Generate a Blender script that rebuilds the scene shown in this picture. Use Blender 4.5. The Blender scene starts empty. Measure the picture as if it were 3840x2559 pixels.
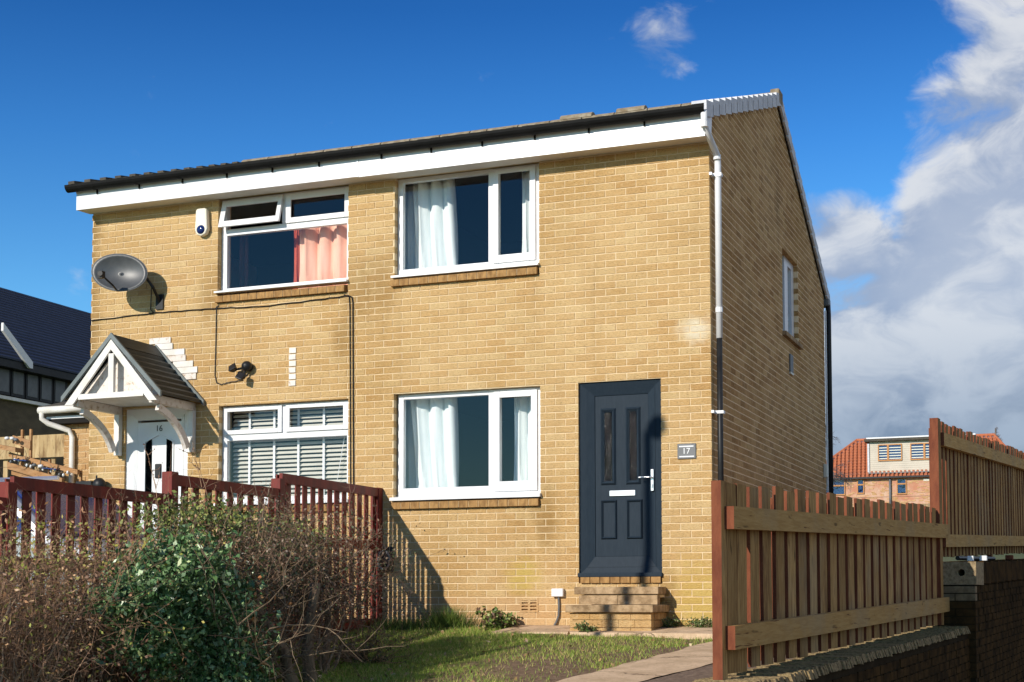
import bpy, bmesh, math, random
import numpy as np
from mathutils import Vector, Matrix
R=math.radians
rnd=random.Random(7)
C=bpy.context.scene.collection
SC=bpy.context.scene

# ------------------------------------------------------------------ camera, world, sun, exposure
cam=bpy.data.cameras.new('camera'); co=bpy.data.objects.new('camera',cam); C.objects.link(co)
cam.sensor_width=36; cam.sensor_fit='HORIZONTAL'; cam.lens=51.4037; cam.shift_x=0; cam.shift_y=0.16684
cam.clip_end=3000; cam.clip_start=.05
co.location=(3.51043,-14.46431,0.26442)
co.rotation_euler=(R(90+3.45342),R(0.056),R(21.46237)); SC.camera=co
SUN_AZ=18.5; SUN_EL=23.8       # azimuth from the front wall's normal, to the left
to_sun=Vector((-math.sin(R(SUN_AZ))*math.cos(R(SUN_EL)),-math.cos(R(SUN_AZ))*math.cos(R(SUN_EL)),math.sin(R(SUN_EL))))
sl=bpy.data.lights.new('sun','SUN'); so=bpy.data.objects.new('sun',sl); C.objects.link(so)
sl.energy=5.0; sl.angle=R(.5); sl.color=(1,.93,.82)
so.rotation_euler=to_sun.to_track_quat('Z','Y').to_euler(); so.location=(-8,-20,15)
SC.view_settings.view_transform='Standard'; SC.view_settings.look='None'
SC.view_settings.exposure=-.1; SC.view_settings.gamma=1; SC.view_settings.use_curve_mapping=False
SC.render.engine='CYCLES'
SC.cycles.max_bounces=6; SC.cycles.transparent_max_bounces=12

class NT:
    """tiny node-tree writer"""
    def __init__(s,tree): s.t=tree; s.n=tree.nodes; s.l=tree.links
    def new(s,typ,**kw):
        n=s.n.new(typ)
        for k,v in kw.items(): setattr(n,k,v)
        return n
    def put(s,sock,v):
        if v is None: return
        if hasattr(v,'is_output') or isinstance(v,bpy.types.NodeSocket): s.l.new(v,sock)
        else:
            if isinstance(v,(tuple,list)) and len(v)==3 and sock.type=='RGBA': v=(*v,1)
            sock.default_value=v
    def math(s,op,a,b=None,c=None,clamp=False):
        n=s.new('ShaderNodeMath',operation=op,use_clamp=clamp)
        for i,v in enumerate((a,b,c)): s.put(n.inputs[i],v)
        return n.outputs[0]
    def vmath(s,op,a,b=None,sc=None):
        n=s.new('ShaderNodeVectorMath',operation=op); s.put(n.inputs[0],a); s.put(n.inputs[1],b)
        if sc is not None: s.put(n.inputs['Scale'],sc)
        return n.outputs['Value'] if op in('DOT_PRODUCT','LENGTH','DISTANCE') else n.outputs[0]
    def mix(s,f,a,b,mode='MIX'):
        n=s.new('ShaderNodeMix',data_type='RGBA',blend_type=mode); s.put(n.inputs[0],f); s.put(n.inputs[6],a); s.put(n.inputs[7],b); return n.outputs[2]
    def rng(s,v,a,b,c=0.,d=1.,smooth=True):
        n=s.new('ShaderNodeMapRange',interpolation_type='SMOOTHSTEP' if smooth else 'LINEAR')
        s.put(n.inputs[0],v)
        for i,x in enumerate((a,b,c,d)): s.put(n.inputs[i+1],x)
        return n.outputs[0]
    def noise(s,vec,scale,detail=4,rough=.55,dist=0.,col=False):
        n=s.new('ShaderNodeTexNoise'); s.put(n.inputs['Vector'],vec); s.put(n.inputs['Scale'],scale); s.put(n.inputs['Detail'],detail); s.put(n.inputs['Roughness'],rough); s.put(n.inputs['Distortion'],dist)
        return n.outputs[1] if col else n.outputs[0]
    def ramp(s,f,stops):
        n=s.new('ShaderNodeValToRGB'); e=n.color_ramp.elements
        while len(e)<len(stops): e.new(.5)
        for el,(p,c) in zip(e,stops): el.position=p; el.color=(*c,1)
        s.put(n.inputs[0],f); return n.outputs[0]
    def comb(s,x,y,z):
        n=s.new('ShaderNodeCombineXYZ'); s.put(n.inputs[0],x); s.put(n.inputs[1],y); s.put(n.inputs[2],z); return n.outputs[0]
    def sep(s,v):
        n=s.new('ShaderNodeSeparateXYZ'); s.put(n.inputs[0],v); return n.outputs
    def scale(s,v,x,y,z):
        return s.vmath('MULTIPLY',v,(x,y,z))

# sky: Nishita with procedural clouds, partly an unseen bank added in the east
w=bpy.data.worlds.new('World'); SC.world=w; w.use_nodes=True
W=NT(w.node_tree)
for n in list(W.n): W.n.remove(n)
SKY_STRENGTH=0.105
sky=W.new('ShaderNodeTexSky',sky_type='NISHITA'); sky.sun_disc=False
sky.sun_elevation=R(SUN_EL); sky.sun_rotation=math.atan2(to_sun.x,to_sun.y)
sky.air_density=1.0; sky.dust_density=.05; sky.ozone_density=2.5; sky.altitude=100
hs=W.new('ShaderNodeHueSaturation'); W.put(hs.inputs['Color'],sky.outputs[0]); hs.inputs['Saturation'].default_value=1.15; hs.inputs['Value'].default_value=1.0; hs.inputs['Hue'].default_value=.507
d=W.new('ShaderNodeTexCoord').outputs['Generated']
dz=W.sep(d)[2]
tint=W.ramp(dz,[(0,(1.05,1.55,1.6)),(.10,(1.0,1.55,1.65)),(.20,(.78,1.42,1.66)),(.30,(.42,1.04,1.48)),(.38,(.22,.72,1.18)),(.6,(.09,.34,.72)),(1,(.05,.22,.5))])
skyc=W.vmath('MULTIPLY',hs.outputs[0],tint)
ds=W.scale(d,1,1,1.55)
warp=W.vmath('ADD',ds,W.vmath('SCALE',W.vmath('SUBTRACT',W.noise(ds,5.,3,.6,col=True),(.5,.5,.5)),sc=.16))
n1=W.noise(warp,8.5,11,.58)
n2=W.noise(W.vmath('ADD',warp,(-.014,-.016,.034)),8.5,6,.58)
def blob(az,el,r0,r1,wt):
    v=(math.sin(R(az))*math.cos(R(el)),math.cos(R(az))*math.cos(R(el)),math.sin(R(el)))
    return W.math('MULTIPLY',W.rng(W.vmath('DOT_PRODUCT',d,v),math.cos(R(r1)),math.cos(R(r0))),wt)
bias=blob(-2.0,11.4,2.0,6.0,.42)
for b in ((-3.6,16.6,1.0,4.0,.40),(-5.4,6.6,4.0,9.6,.55),(4,9,4,15,.32),(34,15,16,36,.5),(78,30,30,62,.55),(-1.6,23.0,1.0,5.0,.40),(-16.8,20.8,.4,3.2,.335),(-14.6,21.2,.3,2.6,.28),(-8.8,14.2,.4,2.4,.37),(150,22,5,24,.2),(-110,14,6,22,.2)):  # wide eastern banks are unseen, added to brighten the shaded gable
    bias=W.math('ADD',bias,blob(*b))
dens=W.math('ADD',W.math('MULTIPLY',W.math('SUBTRACT',n1,.5),1.6),bias)
cm=W.rng(dens,.25,.56)
lit=W.rng(W.math('SUBTRACT',n1,n2),-.10,.13)
low=W.rng(dz,.095,.20)
ccol=W.mix(lit,(.36,.44,.60),(.80,.82,.85))
ccol=W.mix(low,W.mix(lit,(.07,.12,.25),(.22,.29,.44)),ccol)
thick=W.rng(dens,.45,.95)
ccol=W.mix(W.math('MULTIPLY',thick,.35),ccol,(.66,.70,.77))
ccol=W.vmath('SCALE',ccol,sc=1/SKY_STRENGTH)
fin=W.mix(W.math('MULTIPLY',cm,.93),skyc,ccol)
bg=W.new('ShaderNodeBackground'); W.put(bg.inputs[0],fin); bg.inputs[1].default_value=SKY_STRENGTH
wo=W.new('ShaderNodeOutputWorld'); W.l.new(bg.outputs[0],wo.inputs[0])

# ------------------------------------------------------------------ materials
def base_mat(name):
    m=bpy.data.materials.new(name); m.use_nodes=True; N=NT(m.node_tree)
    b=N.n['Principled BSDF']; return m,N,b
def gpos(N): return N.new('ShaderNodeNewGeometry').outputs['Position']
def bump(N,b,h,strength=.4,dist=.01):
    n=N.new('ShaderNodeBump'); n.inputs['Strength'].default_value=strength; n.inputs['Distance'].default_value=dist; N.put(n.inputs['Height'],h); N.l.new(n.outputs[0],b.inputs['Normal'])
def simple(name,c1,c2=None,rough=.6,scale=6,stretch=(1,1,1),bmp=.0,metal=0.,spec=.4,detail=5,lo=.3,hi=.7,bscale=None):
    m,N,b=base_mat(name); p=N.scale(gpos(N),*stretch)
    n=N.noise(p,scale,detail,.6)
    N.put(b.inputs['Base Color'],N.mix(N.rng(n,lo,hi),c1,c2 or c1)); b.inputs['Roughness'].default_value=rough; b.inputs['Metallic'].default_value=metal; b.inputs['Specular IOR Level'].default_value=spec
    if bmp: bump(N,b,N.noise(p,bscale or scale*4,4,.6),bmp)
    return m
def brick_mat(name,axis,tint=1.,extra=None,stops=None):
    m,N,b=base_mat(name); P=gpos(N); X,Y,Z=N.sep(P)
    u={'x':X,'y':Y}[axis]
    row=N.math('FLOOR',N.math('DIVIDE',N.math('ADD',Z,.005),.075))
    odd=N.math('FLOORED_MODULO',row,2.)
    col=N.math('FLOOR',N.math('DIVIDE',N.math('ADD',N.math('ADD',u,.005),N.math('MULTIPLY',odd,.1125)),.225))
    wn=N.new('ShaderNodeTexWhiteNoise',noise_dimensions='3D'); N.put(wn.inputs['Vector'],N.comb(row,col,3.7))
    r1=wn.outputs['Value']; rc=N.sep(wn.outputs['Color'])
    st=stops or [(0,(.55,.33,.13)),(.08,(.62,.385,.155)),(.4,(.655,.425,.185)),(.75,(.68,.46,.21)),(1,(.72,.52,.26))]
    c=N.ramp(r1,[(p,tuple(v*tint for v in k)) for p,k in st])
    c=N.mix(N.math('MULTIPLY',rc[1],.18),c,(.55*tint,.27*tint,.10*tint))
    pat=N.noise(P,.9,4,.6); c=N.mix(N.rng(pat,.42,.68,0,.45),c,(.46*tint,.27*tint,.09*tint))
    fl=N.noise(N.scale(P,1,1,3.2),38,5,.7); c=N.mix(N.rng(fl,.50,.68,0,.8),c,(.25*tint,.14*tint,.05*tint))
    fl2=N.noise(N.scale(P,1,1,2.2),21,4,.65); c=N.mix(N.rng(fl2,.52,.72,0,.55),c,(.74*tint,.56*tint,.32*tint))
    sk=N.noise(N.scale(P,4.5,4.5,.5),1.,5,.65); c=N.mix(N.rng(sk,.5,.78,0,.38),c,(.36*tint,.21*tint,.075*tint))
    bl=N.noise(P,.55,3,.6); c=N.mix(N.rng(bl,.35,.65,0,.22),c,(.80*tint,.60*tint,.33*tint))
    if extra: c=extra(N,P,X,Y,Z,c)
    N.put(b.inputs['Base Color'],c); b.inputs['Roughness'].default_value=.92; b.inputs['Specular IOR Level'].default_value=.15
    bump(N,b,N.math('ADD',N.noise(N.scale(P,1,1,4.),30,5,.7),N.math('MULTIPLY',N.noise(P,90,3,.6),.4)),1.0,.016)
    return m
def near(N,P,pt,r0,r1,sc=(1,1,1)):
    q=N.vmath('MULTIPLY',N.vmath('SUBTRACT',P,pt),sc)
    wv=N.math('MULTIPLY',N.math('SUBTRACT',N.noise(P,9,4,.6),.5),r1*.8)
    return N.rng(N.math('ADD',N.vmath('LENGTH',q),wv),r1,r0)
def front_extra(N,P,X,Y,Z,c):
    # paint smudge, algae by the downpipe, brown weathering beside sills and at the corners
    c=N.mix(N.math('MULTIPLY',near(N,P,(-.16,0,3.02),.02,.26,(1,1,1.25)),.75),c,(.86,.78,.6))
    c=N.mix(N.math('MULTIPLY',near(N,P,(-.10,0,.18),.05,.65,(1,1,.8)),.5),c,(.58,.43,.07))
    c=N.mix(N.math('MULTIPLY',near(N,P,(-2.05,0,.52),.02,.3),.6),c,(.62,.47,.10))
    for pt,rr in (((-3.72,0,3.82),.42),((-5.95,0,3.8),.4),((-4.05,0,3.75),.4),((-7.62,0,4.2),.28),((-7.62,0,3.6),.25),((-7.62,0,4.75),.25),((-1.82,0,1.25),.3),((-1.78,0,1.0),.22),((-4.22,0,3.2),.25),((-.48,0,.42),.2)):
        c=N.mix(N.math('MULTIPLY',near(N,P,pt,.03,rr,(1.2,1,.7)),.5),c,(.30,.165,.05))
    edge=N.math('MULTIPLY',N.rng(X,-7.45,-7.66),N.rng(N.noise(P,4,3),.4,.6,.1,.55)); c=N.mix(edge,c,(.26,.15,.05))
    # salmon damp course near the ground
    c=N.mix(N.math('MULTIPLY',N.math('MULTIPLY',N.rng(Z,.34,.26),N.rng(X,-1.2,-1.9)),.35),c,(.66,.40,.22))
    return c
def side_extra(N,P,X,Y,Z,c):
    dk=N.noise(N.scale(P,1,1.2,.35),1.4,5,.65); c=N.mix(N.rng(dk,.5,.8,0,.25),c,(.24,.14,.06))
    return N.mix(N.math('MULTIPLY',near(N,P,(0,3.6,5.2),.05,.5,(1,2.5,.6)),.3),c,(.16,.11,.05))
M={}
M['brick_front']=brick_mat('buff_brick','x',1.,front_extra)
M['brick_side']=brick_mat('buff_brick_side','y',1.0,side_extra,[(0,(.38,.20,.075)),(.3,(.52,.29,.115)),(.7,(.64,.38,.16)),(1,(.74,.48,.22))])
M['mortar']=simple('pale_mortar',(.78,.61,.38),(.66,.50,.29),.95,14,bmp=.3)
M['mortar_dark']=simple('weathered_mortar',(.90,.68,.42),(.80,.58,.34),.95,9,bmp=.3)
M['sill_brick']=simple('sill_brick',(.44,.25,.09),(.24,.125,.042),.9,24,(1,1,.4),bmp=.5)
M['white']=simple('white_upvc',(.80,.80,.80),(.74,.74,.75),.32,3,spec=.5)
M['white_paint']=simple('white_paint',(.80,.78,.74),(.66,.62,.55),.55,5,bmp=.15)
M['peel_paint']=simple('peeling_white_paint',(.74,.68,.62),(.45,.33,.22),.7,16,lo=.5,hi=.72,bmp=.3)
M['cream']=simple('cream_plastic',(.78,.74,.62),(.74,.70,.58),.4,4)
M['blackp']=simple('black_plastic',(.012,.012,.013),(.02,.02,.021),.45,6,spec=.3)
M['lens']=simple('blue_lens',(.008,.02,.10),(.01,.03,.14),.12,6)
M['greyp']=simple('grey_plastic',(.16,.165,.17),(.12,.125,.13),.5,6)
M['steel']=simple('brushed_steel',(.75,.75,.76),(.68,.68,.7),.3,12,metal=.9)
M['dishm']=simple('grey_dish_mesh',(.05,.055,.06),(.07,.075,.08),.42,9,spec=.5)
M['anth']=simple('anthracite_door',(.017,.028,.041),(.022,.034,.048),.58,60,(1,1,.15),bmp=.08,spec=.12)
M['concrete']=simple('weathered_concrete',(.50,.35,.20),(.22,.14,.07),.95,11,bmp=.6)
def path_mat():
    m,N,b=base_mat('concrete_path'); P=gpos(N); c=N.mix(N.rng(N.noise(P,4,6,.7),.3,.7),(.74,.55,.37),(.52,.375,.24))
    c=N.mix(N.rng(N.noise(P,26,4,.7),.52,.75,0,.6),c,(.30,.21,.13))
    v=N.new('ShaderNodeTexVoronoi',feature='DISTANCE_TO_EDGE'); N.put(v.inputs['Vector'],N.vmath('ADD',P,N.vmath('SCALE',N.noise(P,5,4,.6,col=True),sc=.25))); v.inputs['Scale'].default_value=.75
    c=N.mix(N.rng(v.outputs[0],.012,.0,0,.8),c,(.10,.07,.045)); N.put(b.inputs['Base Color'],c); b.inputs['Roughness'].default_value=.95; b.inputs['Specular IOR Level'].default_value=.1
    bump(N,b,N.noise(P,60,4,.7),.5,.01); return m
M['path']=path_mat()
M['slate']=simple('blue_slate',(.018,.026,.05),(.026,.036,.066),.6,3,bmp=.2)
M['gutter']=simple('black_gutter',(.006,.006,.006),(.010,.010,.010),.6,5,spec=.12)
M['tile_dark']=simple('dark_roof_tile',(.05,.045,.04),(.10,.085,.06),.9,7,bmp=.5)
M['tile_lichen']=simple('lichen_ridge_tile',(.20,.15,.09),(.34,.29,.21),.95,10,bmp=.6)
M['verge']=simple('pale_verge_cap',(.66,.67,.70),(.50,.51,.54),.6,8,bmp=.15)
M['canopy']=simple('green_grey_canopy_tile',(.018,.022,.02),(.03,.034,.03),.6,7,bmp=.15)
M['canopy_trim']=simple('sage_grey_trim',(.11,.135,.135),(.16,.185,.185),.5,7)
M['soffit']=simple('soffit_board',(.72,.69,.64),(.66,.62,.56),.6,2)
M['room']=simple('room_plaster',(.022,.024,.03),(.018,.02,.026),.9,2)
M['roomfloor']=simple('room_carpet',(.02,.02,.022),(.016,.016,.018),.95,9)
M['curtain_w']=simple('pale_curtain',(.80,.85,.84),(.74,.80,.80),.9,3)
M['curtain_p']=simple('pink_curtain',(.88,.47,.33),(.92,.56,.42),.9,3)
M['curtain_r']=simple('red_curtain',(.55,.10,.05),(.5,.09,.05),.9,3)
M['curtain_d']=simple('shaded_red_curtain',(.10,.035,.028),(.07,.025,.02),.9,3)  # red curtain with its shade put into the colour
M['blind']=simple('cream_blind_slat',(.66,.63,.55),(.6,.57,.5),.5,4)
M['red']=simple('red_stain',(.22,.019,.009),(.11,.010,.006),.55,9,(1,1,.25),bmp=.2,spec=.35)
M['redbrown']=simple('red_brown_stain',(.22,.068,.030),(.14,.038,.018),.75,16,(1,1,.3),bmp=.4,spec=.2)
def wood(name,a,b_,stretch,knots=True):
    m,N,b=base_mat(name); P=gpos(N); oi=N.new('ShaderNodeObjectInfo').outputs['Random']
    Q=N.vmath('ADD',P,N.comb(N.math('MULTIPLY',oi,7.),N.math('MULTIPLY',oi,3.),N.math('MULTIPLY',oi,11.)))
    g=N.noise(N.scale(Q,*stretch),9,6,.65,.6); c=N.mix(N.rng(g,.34,.66),a,b_)
    c=N.mix(N.math('MULTIPLY',oi,.6),c,tuple(v*.6 for v in b_))
    if knots:
        k=N.noise(N.scale(Q,*[.55*v if v>1 else v*1.4 for v in stretch]),5,2,.5); c=N.mix(N.rng(k,.66,.74,0,.8),c,tuple(v*.25 for v in b_))
    if stretch[2]>2:
        k2=N.noise(N.scale(Q,7.,1.6,34.),1.6,3,.5); c=N.mix(N.rng(k2,.66,.70,0,.85),c,(.09,.03,.012))
    else:
        k3=N.noise(N.scale(Q,3.,3.,.8),2.,4,.7); c=N.mix(N.rng(k3,.46,.72,0,.8),c,(.13,.06,.022))
    gw=N.noise(P,1.3,4,.6); c=N.mix(N.rng(gw,.45,.7,0,.4),c,(.30,.25,.17))
    N.put(b.inputs['Base Color'],c); b.inputs['Roughness'].default_value=.85; b.inputs['Specular IOR Level'].default_value=.15
    bump(N,b,g,.4,.006); return m
M['timber']=wood('weathered_softwood',(.56,.345,.135),(.30,.165,.055),(5,5,.5))
M['rail']=wood('sawn_rail_timber',(.60,.385,.15),(.44,.255,.085),(.5,.5,6))
M['pale_timber']=wood('new_pale_timber',(.62,.46,.25),(.52,.36,.18),(4,4,.5))
M['orange_timber']=wood('orange_timber',(.50,.28,.13),(.38,.19,.08),(1,1,3))
M['wall_dark']=simple('dirty_shaded_brick',(.024,.016,.009),(.075,.042,.017),.95,6,bmp=.6,spec=.02)  # dirty brown, pushed near black to carry the wall's shade
M['wall_mortar']=simple('shaded_wall_mortar',(.026,.019,.012),(.042,.030,.018),.95,8,bmp=.4,spec=.02)  # mortar darkened in colour to go with the shaded bricks
M['gravel_cap']=simple('pebbly_coping',(.36,.26,.125),(.13,.09,.045),.95,45,bmp=1.,bscale=90)
M['block']=simple('concrete_block',(.40,.30,.17),(.20,.14,.075),.95,30,bmp=.7)
M['shaded_block']=simple('shaded_block',(.30,.22,.12),(.14,.10,.055),.95,9,bmp=.7)  # block tone darkened to stand in for shade on the end face
M['yard']=simple('pale_concrete_yard',(.24,.185,.125),(.19,.145,.10),.95,2,bmp=.4)
M['asphalt']=simple('asphalt',(.05,.05,.05),(.065,.062,.06),.95,20,bmp=.4)
M['bark']=simple('grey_brown_bark',(.26,.19,.12),(.12,.08,.05),.95,20,(1,1,.3),bmp=.6)
M['twig']=simple('brown_twig',(.40,.245,.15),(.22,.13,.08),.9,12)
M['dry_wood']=simple('dry_split_wood',(.56,.43,.27),(.26,.18,.10),.9,22,(1,1,.2),bmp=.8)
M['twig_dark']=simple('dark_twig',(.30,.19,.12),(.15,.09,.055),.9,10)
M['twig_pale']=simple('pale_twig',(.34,.25,.17),(.22,.15,.10),.9,12)
M['twig_far']=simple('far_twig',(.20,.17,.17),(.13,.11,.11),.9,2)
M['pantile']=simple('orange_pantile',(.50,.17,.08),(.40,.12,.055),.85,6,bmp=.3)
M['red_brick']=simple('mottled_red_brick',(.50,.22,.13),(.60,.40,.28),.95,1.4,bmp=.3)
M['clad']=simple('cream_cladding',(.62,.55,.45),(.55,.49,.40),.7,2)
M['oak']=simple('orange_oak_upvc',(.50,.22,.05),(.42,.17,.035),.45,6)
M['stone_dark']=simple('dark_stone_wall',(.15,.115,.07),(.09,.07,.045),.95,2,(1,1,2),bmp=.5)
M['ext_brick']=brick_mat('orange_buff_brick','x',1.,None,[(0,(.48,.25,.10)),(.5,(.60,.36,.17)),(1,(.64,.42,.22))])
M['car']=simple('silver_car_paint',(.62,.63,.65),(.60,.61,.63),.25,2,metal=.4)
M['carblue']=simple('blue_tint',(.01,.02,.12),(.012,.03,.16),.15,2)
M['tyre']=simple('tyre_rubber',(.02,.02,.02),(.03,.03,.03),.8,10)
M['bulb']=simple('clear_bulb',(.8,.8,.8),(.7,.7,.7),.1,5)
M['hole']=simple('dark_hollow',(.01,.009,.008),(.012,.01,.009),.95,5)
def glass(name,tint,refl,rough=.0):
    m=bpy.data.materials.new(name); m.use_nodes=True; N=NT(m.node_tree)
    for n in list(N.n): N.n.remove(n)
    t=N.new('ShaderNodeBsdfTransparent'); t.inputs[0].default_value=(*tint,1)
    g=N.new('ShaderNodeBsdfGlossy'); g.inputs['Roughness'].default_value=rough; g.inputs[0].default_value=(1,1,1,1)
    lw=N.new('ShaderNodeFresnel'); lw.inputs[0].default_value=1.5
    if rough>.05:
        bp=N.new('ShaderNodeBump'); bp.inputs['Strength'].default_value=1.; bp.inputs['Distance'].default_value=.02; N.put(bp.inputs['Height'],N.noise(gpos(N),70,3,.6)); N.l.new(bp.outputs[0],g.inputs['Normal'])
    mx=N.new('ShaderNodeMixShader'); N.put(mx.inputs[0],N.math('MULTIPLY',N.math('MULTIPLY',N.math('ADD',lw.outputs[0],refl),.7,clamp=True),N.math('SUBTRACT',1.,N.new('ShaderNodeNewGeometry').outputs['Backfacing']))); N.l.new(t.outputs[0],mx.inputs[1]); N.l.new(g.outputs[0],mx.inputs[2])
    o=N.new('ShaderNodeOutputMaterial'); N.l.new(mx.outputs[0],o.inputs[0]); return m
M['glass']=glass('window_glass',(.98,.985,.985),.018)
M['obscure']=glass('obscure_glass',(.25,.28,.30),.03,.12)
def vcol(name,rough=.6,spec=.3,trans=.0):
    m,N,b=base_mat(name); a=N.new('ShaderNodeVertexColor',layer_name='tone'); N.put(b.inputs['Base Color'],a.outputs[0]); b.inputs['Roughness'].default_value=rough; b.inputs['Specular IOR Level'].default_value=spec
    return m
M['leaf']=vcol('leaf_mixed',.5,.4); M['gloss_leaf']=vcol('glossy_evergreen_leaf',.36,.5); M['grass']=vcol('grass_blade',.6,.3)
def lawn_mat():
    m,N,b=base_mat('lawn_soil'); P=gpos(N); X,Y,Z=N.sep(P)
    g=N.math('ADD',N.noise(P,2.2,5,.65),N.math('MULTIPLY',N.rng(X,-.3,-2.6,-.3,.35),1.)); g=N.rng(g,.40,.66)
    soil=N.mix(N.rng(N.noise(P,16,5,.7),.3,.7),(.16,.105,.07),(.30,.21,.135))
    gr=N.mix(N.rng(N.noise(P,9,4,.6),.3,.7),(.11,.17,.025),(.22,.25,.06))
    N.put(b.inputs['Base Color'],N.mix(g,soil,gr)); b.inputs['Roughness'].default_value=.95; b.inputs['Specular IOR Level'].default_value=.1
    bump(N,b,N.noise(P,50,4,.7),.8,.02); return m
M['lawn']=lawn_mat()
M['soil']=simple('dry_soil',(.15,.10,.07),(.26,.185,.13),.95,22,bmp=.8)
M['field']=simple('field_grass',(.06,.09,.025),(.10,.11,.04),.95,.3)

# ------------------------------------------------------------------ geometry helpers
class MB:
    def __init__(s): s.v=[]; s.f=[]; s.m=[]; s.mi=0
    def face(s,idx): s.f.append(tuple(idx)); s.m.append(s.mi); return s
    def poly(s,pts):
        b=len(s.v); s.v+= [tuple(p) for p in pts]; return s.face(range(b,b+len(pts)))
    def box(s,x0,x1,y0,y1,z0,z1):
        b=len(s.v); s.v+=[(x,y,z) for z in(z0,z1) for y in(y0,y1) for x in(x0,x1)]
        for q in((0,2,3,1),(4,5,7,6),(0,1,5,4),(2,6,7,3),(0,4,6,2),(1,3,7,5)): s.face([b+i for i in q])
        return s
    def hexa(s,p):   # 8 points: bottom 4 (ccw from above), top 4
        b=len(s.v); s.v+=[tuple(q) for q in p]
        for q in((3,2,1,0),(4,5,6,7),(0,1,5,4),(1,2,6,5),(2,3,7,6),(3,0,4,7)): s.face([b+i for i in q])
        return s
    def extrude(s,prof,dv):  # closed polygon 3d profile, swept by vector
        n=len(prof); b=len(s.v); s.v+=[tuple(p) for p in prof]+[tuple(Vector(p)+Vector(dv)) for p in prof]
        for i in range(n): j=(i+1)%n; s.face((b+i,b+j,b+n+j,b+n+i))
        s.face(range(b+n-1,b-1,-1)); s.face(range(b+n,b+2*n)); return s
    def tube(s,pts,r,n=8,caps=True):
        pts=[Vector(p) for p in pts]; rs=r if isinstance(r,(list,tuple)) else [r]*len(pts); b=len(s.v); prev=None
        for i,p in enumerate(pts):
            t=(pts[min(i+1,len(pts)-1)]-pts[max(i-1,0)]).normalized()
            a=Vector((0,0,1)) if abs(t.z)<.9 else Vector((1,0,0))
            if prev is None: u=t.cross(a).normalized()
            else:
                u=(prev-t*prev.dot(t)); u=u.normalized() if u.length>1e-6 else t.cross(a).normalized()
            prev=u; v=t.cross(u)
            for k in range(n):
                an=2*math.pi*k/n; s.v.append(tuple(p+(u*math.cos(an)+v*math.sin(an))*rs[i]))
        for i in range(len(pts)-1):
            for k in range(n):
                q=(k+1)%n; s.face((b+i*n+k,b+i*n+q,b+(i+1)*n+q,b+(i+1)*n+k))
        if caps: s.face([b+k for k in range(n-1,-1,-1)]); s.face([b+(len(pts)-1)*n+k for k in range(n)])
        return s
    def ellipsoid(s,c,rx,ry,rz,n=14,m=9,rot=None):
        b=len(s.v); rot=rot or Matrix.Identity(3)
        for i in range(m+1):
            th=math.pi*i/m
            for k in range(n):
                ph=2*math.pi*k/n; s.v.append(tuple(Vector(c)+rot@Vector((rx*math.sin(th)*math.cos(ph),ry*math.sin(th)*math.sin(ph),rz*math.cos(th)))))
        for i in range(m):
            for k in range(n): q=(k+1)%n; s.face((b+i*n+k,b+(i+1)*n+k,b+(i+1)*n+q,b+i*n+q))
        return s
    def mesh(s,name,mats,smooth=False):
        me=bpy.data.meshes.new(name); me.from_pydata(s.v,[],s.f); me.validate(clean_customdata=False)
        for m in (mats if isinstance(mats,(list,tuple)) else [mats]): me.materials.append(m)
        if isinstance(mats,(list,tuple)) and len(mats)>1 and len(me.polygons)==len(s.m): me.polygons.foreach_set('material_index',s.m)
        if smooth: me.polygons.foreach_set('use_smooth',[True]*len(me.polygons))
        me.update(); return me
    def build(s,name,mats,parent=None,smooth=False,bevel=0,**tags):
        o=bpy.data.objects.new(name,s.mesh(name,mats,smooth)); C.objects.link(o); attach(o,parent)
        if bevel:
            md=o.modifiers.new('bevel','BEVEL'); md.width=bevel; md.segments=2; md.limit_method='ANGLE'
        for k,v in tags.items(): o[k]=v
        return o
def world_loc(o):
    v=Vector(o.location)
    return v+world_loc(o.parent) if o.parent else v
def attach(o,parent):
    if parent is None: return
    o.parent=parent; o.matrix_parent_inverse=Matrix.Translation(-world_pos(parent))
def world_pos(o):
    # things are only ever translated, parts keep their mesh in world space
    return POS.get(o.name,Vector((0,0,0)))
POS={}
def thing(name,label,cat,loc=(0,0,0),group=None):
    o=bpy.data.objects.new(name,None); o.empty_display_size=.2; C.objects.link(o); o.location=loc; POS[o.name]=Vector(loc)
    o['label']=label; o['category']=cat
    if group: o['group']=group
    return o
def tag(o,label,cat,group=None):
    o['label']=label; o['category']=cat
    if group: o['group']=group
    return o
def inst(name,me,parent,loc=(0,0,0),rot=(0,0,0),scale=(1,1,1)):
    o=bpy.data.objects.new(name,me); o.location=loc; o.rotation_euler=rot; o.scale=scale; C.objects.link(o); attach(o,parent); return o
def struct(mb,name,mat,smooth=False): return mb.build(name,mat,None,smooth,kind='structure')
def box_part(name,mat,parent,*b,bevel=0): return MB().box(*b).build(name,mat,parent,bevel=bevel)
def np_mesh(name,verts,faces_n,mat,cols=None):
    """verts (N,3) laid out as consecutive n-gons of faces_n corners; cols one rgb per polygon"""
    n=len(verts); npoly=n//faces_n
    me=bpy.data.meshes.new(name); me.vertices.add(n); me.vertices.foreach_set('co',verts.astype(np.float32).ravel())
    me.loops.add(n); me.loops.foreach_set('vertex_index',np.arange(n,dtype=np.int32))
    me.polygons.add(npoly); me.polygons.foreach_set('loop_start',np.arange(0,n,faces_n,dtype=np.int32)); 
    me.update(calc_edges=True); me.materials.append(mat)
    if cols is not None:
        a=me.color_attributes.new('tone','FLOAT_COLOR','CORNER'); c=np.ones((n,4),np.float32); c[:,:3]=np.repeat(cols,faces_n,axis=0); a.data.foreach_set('color',c.ravel())
    return me
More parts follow.
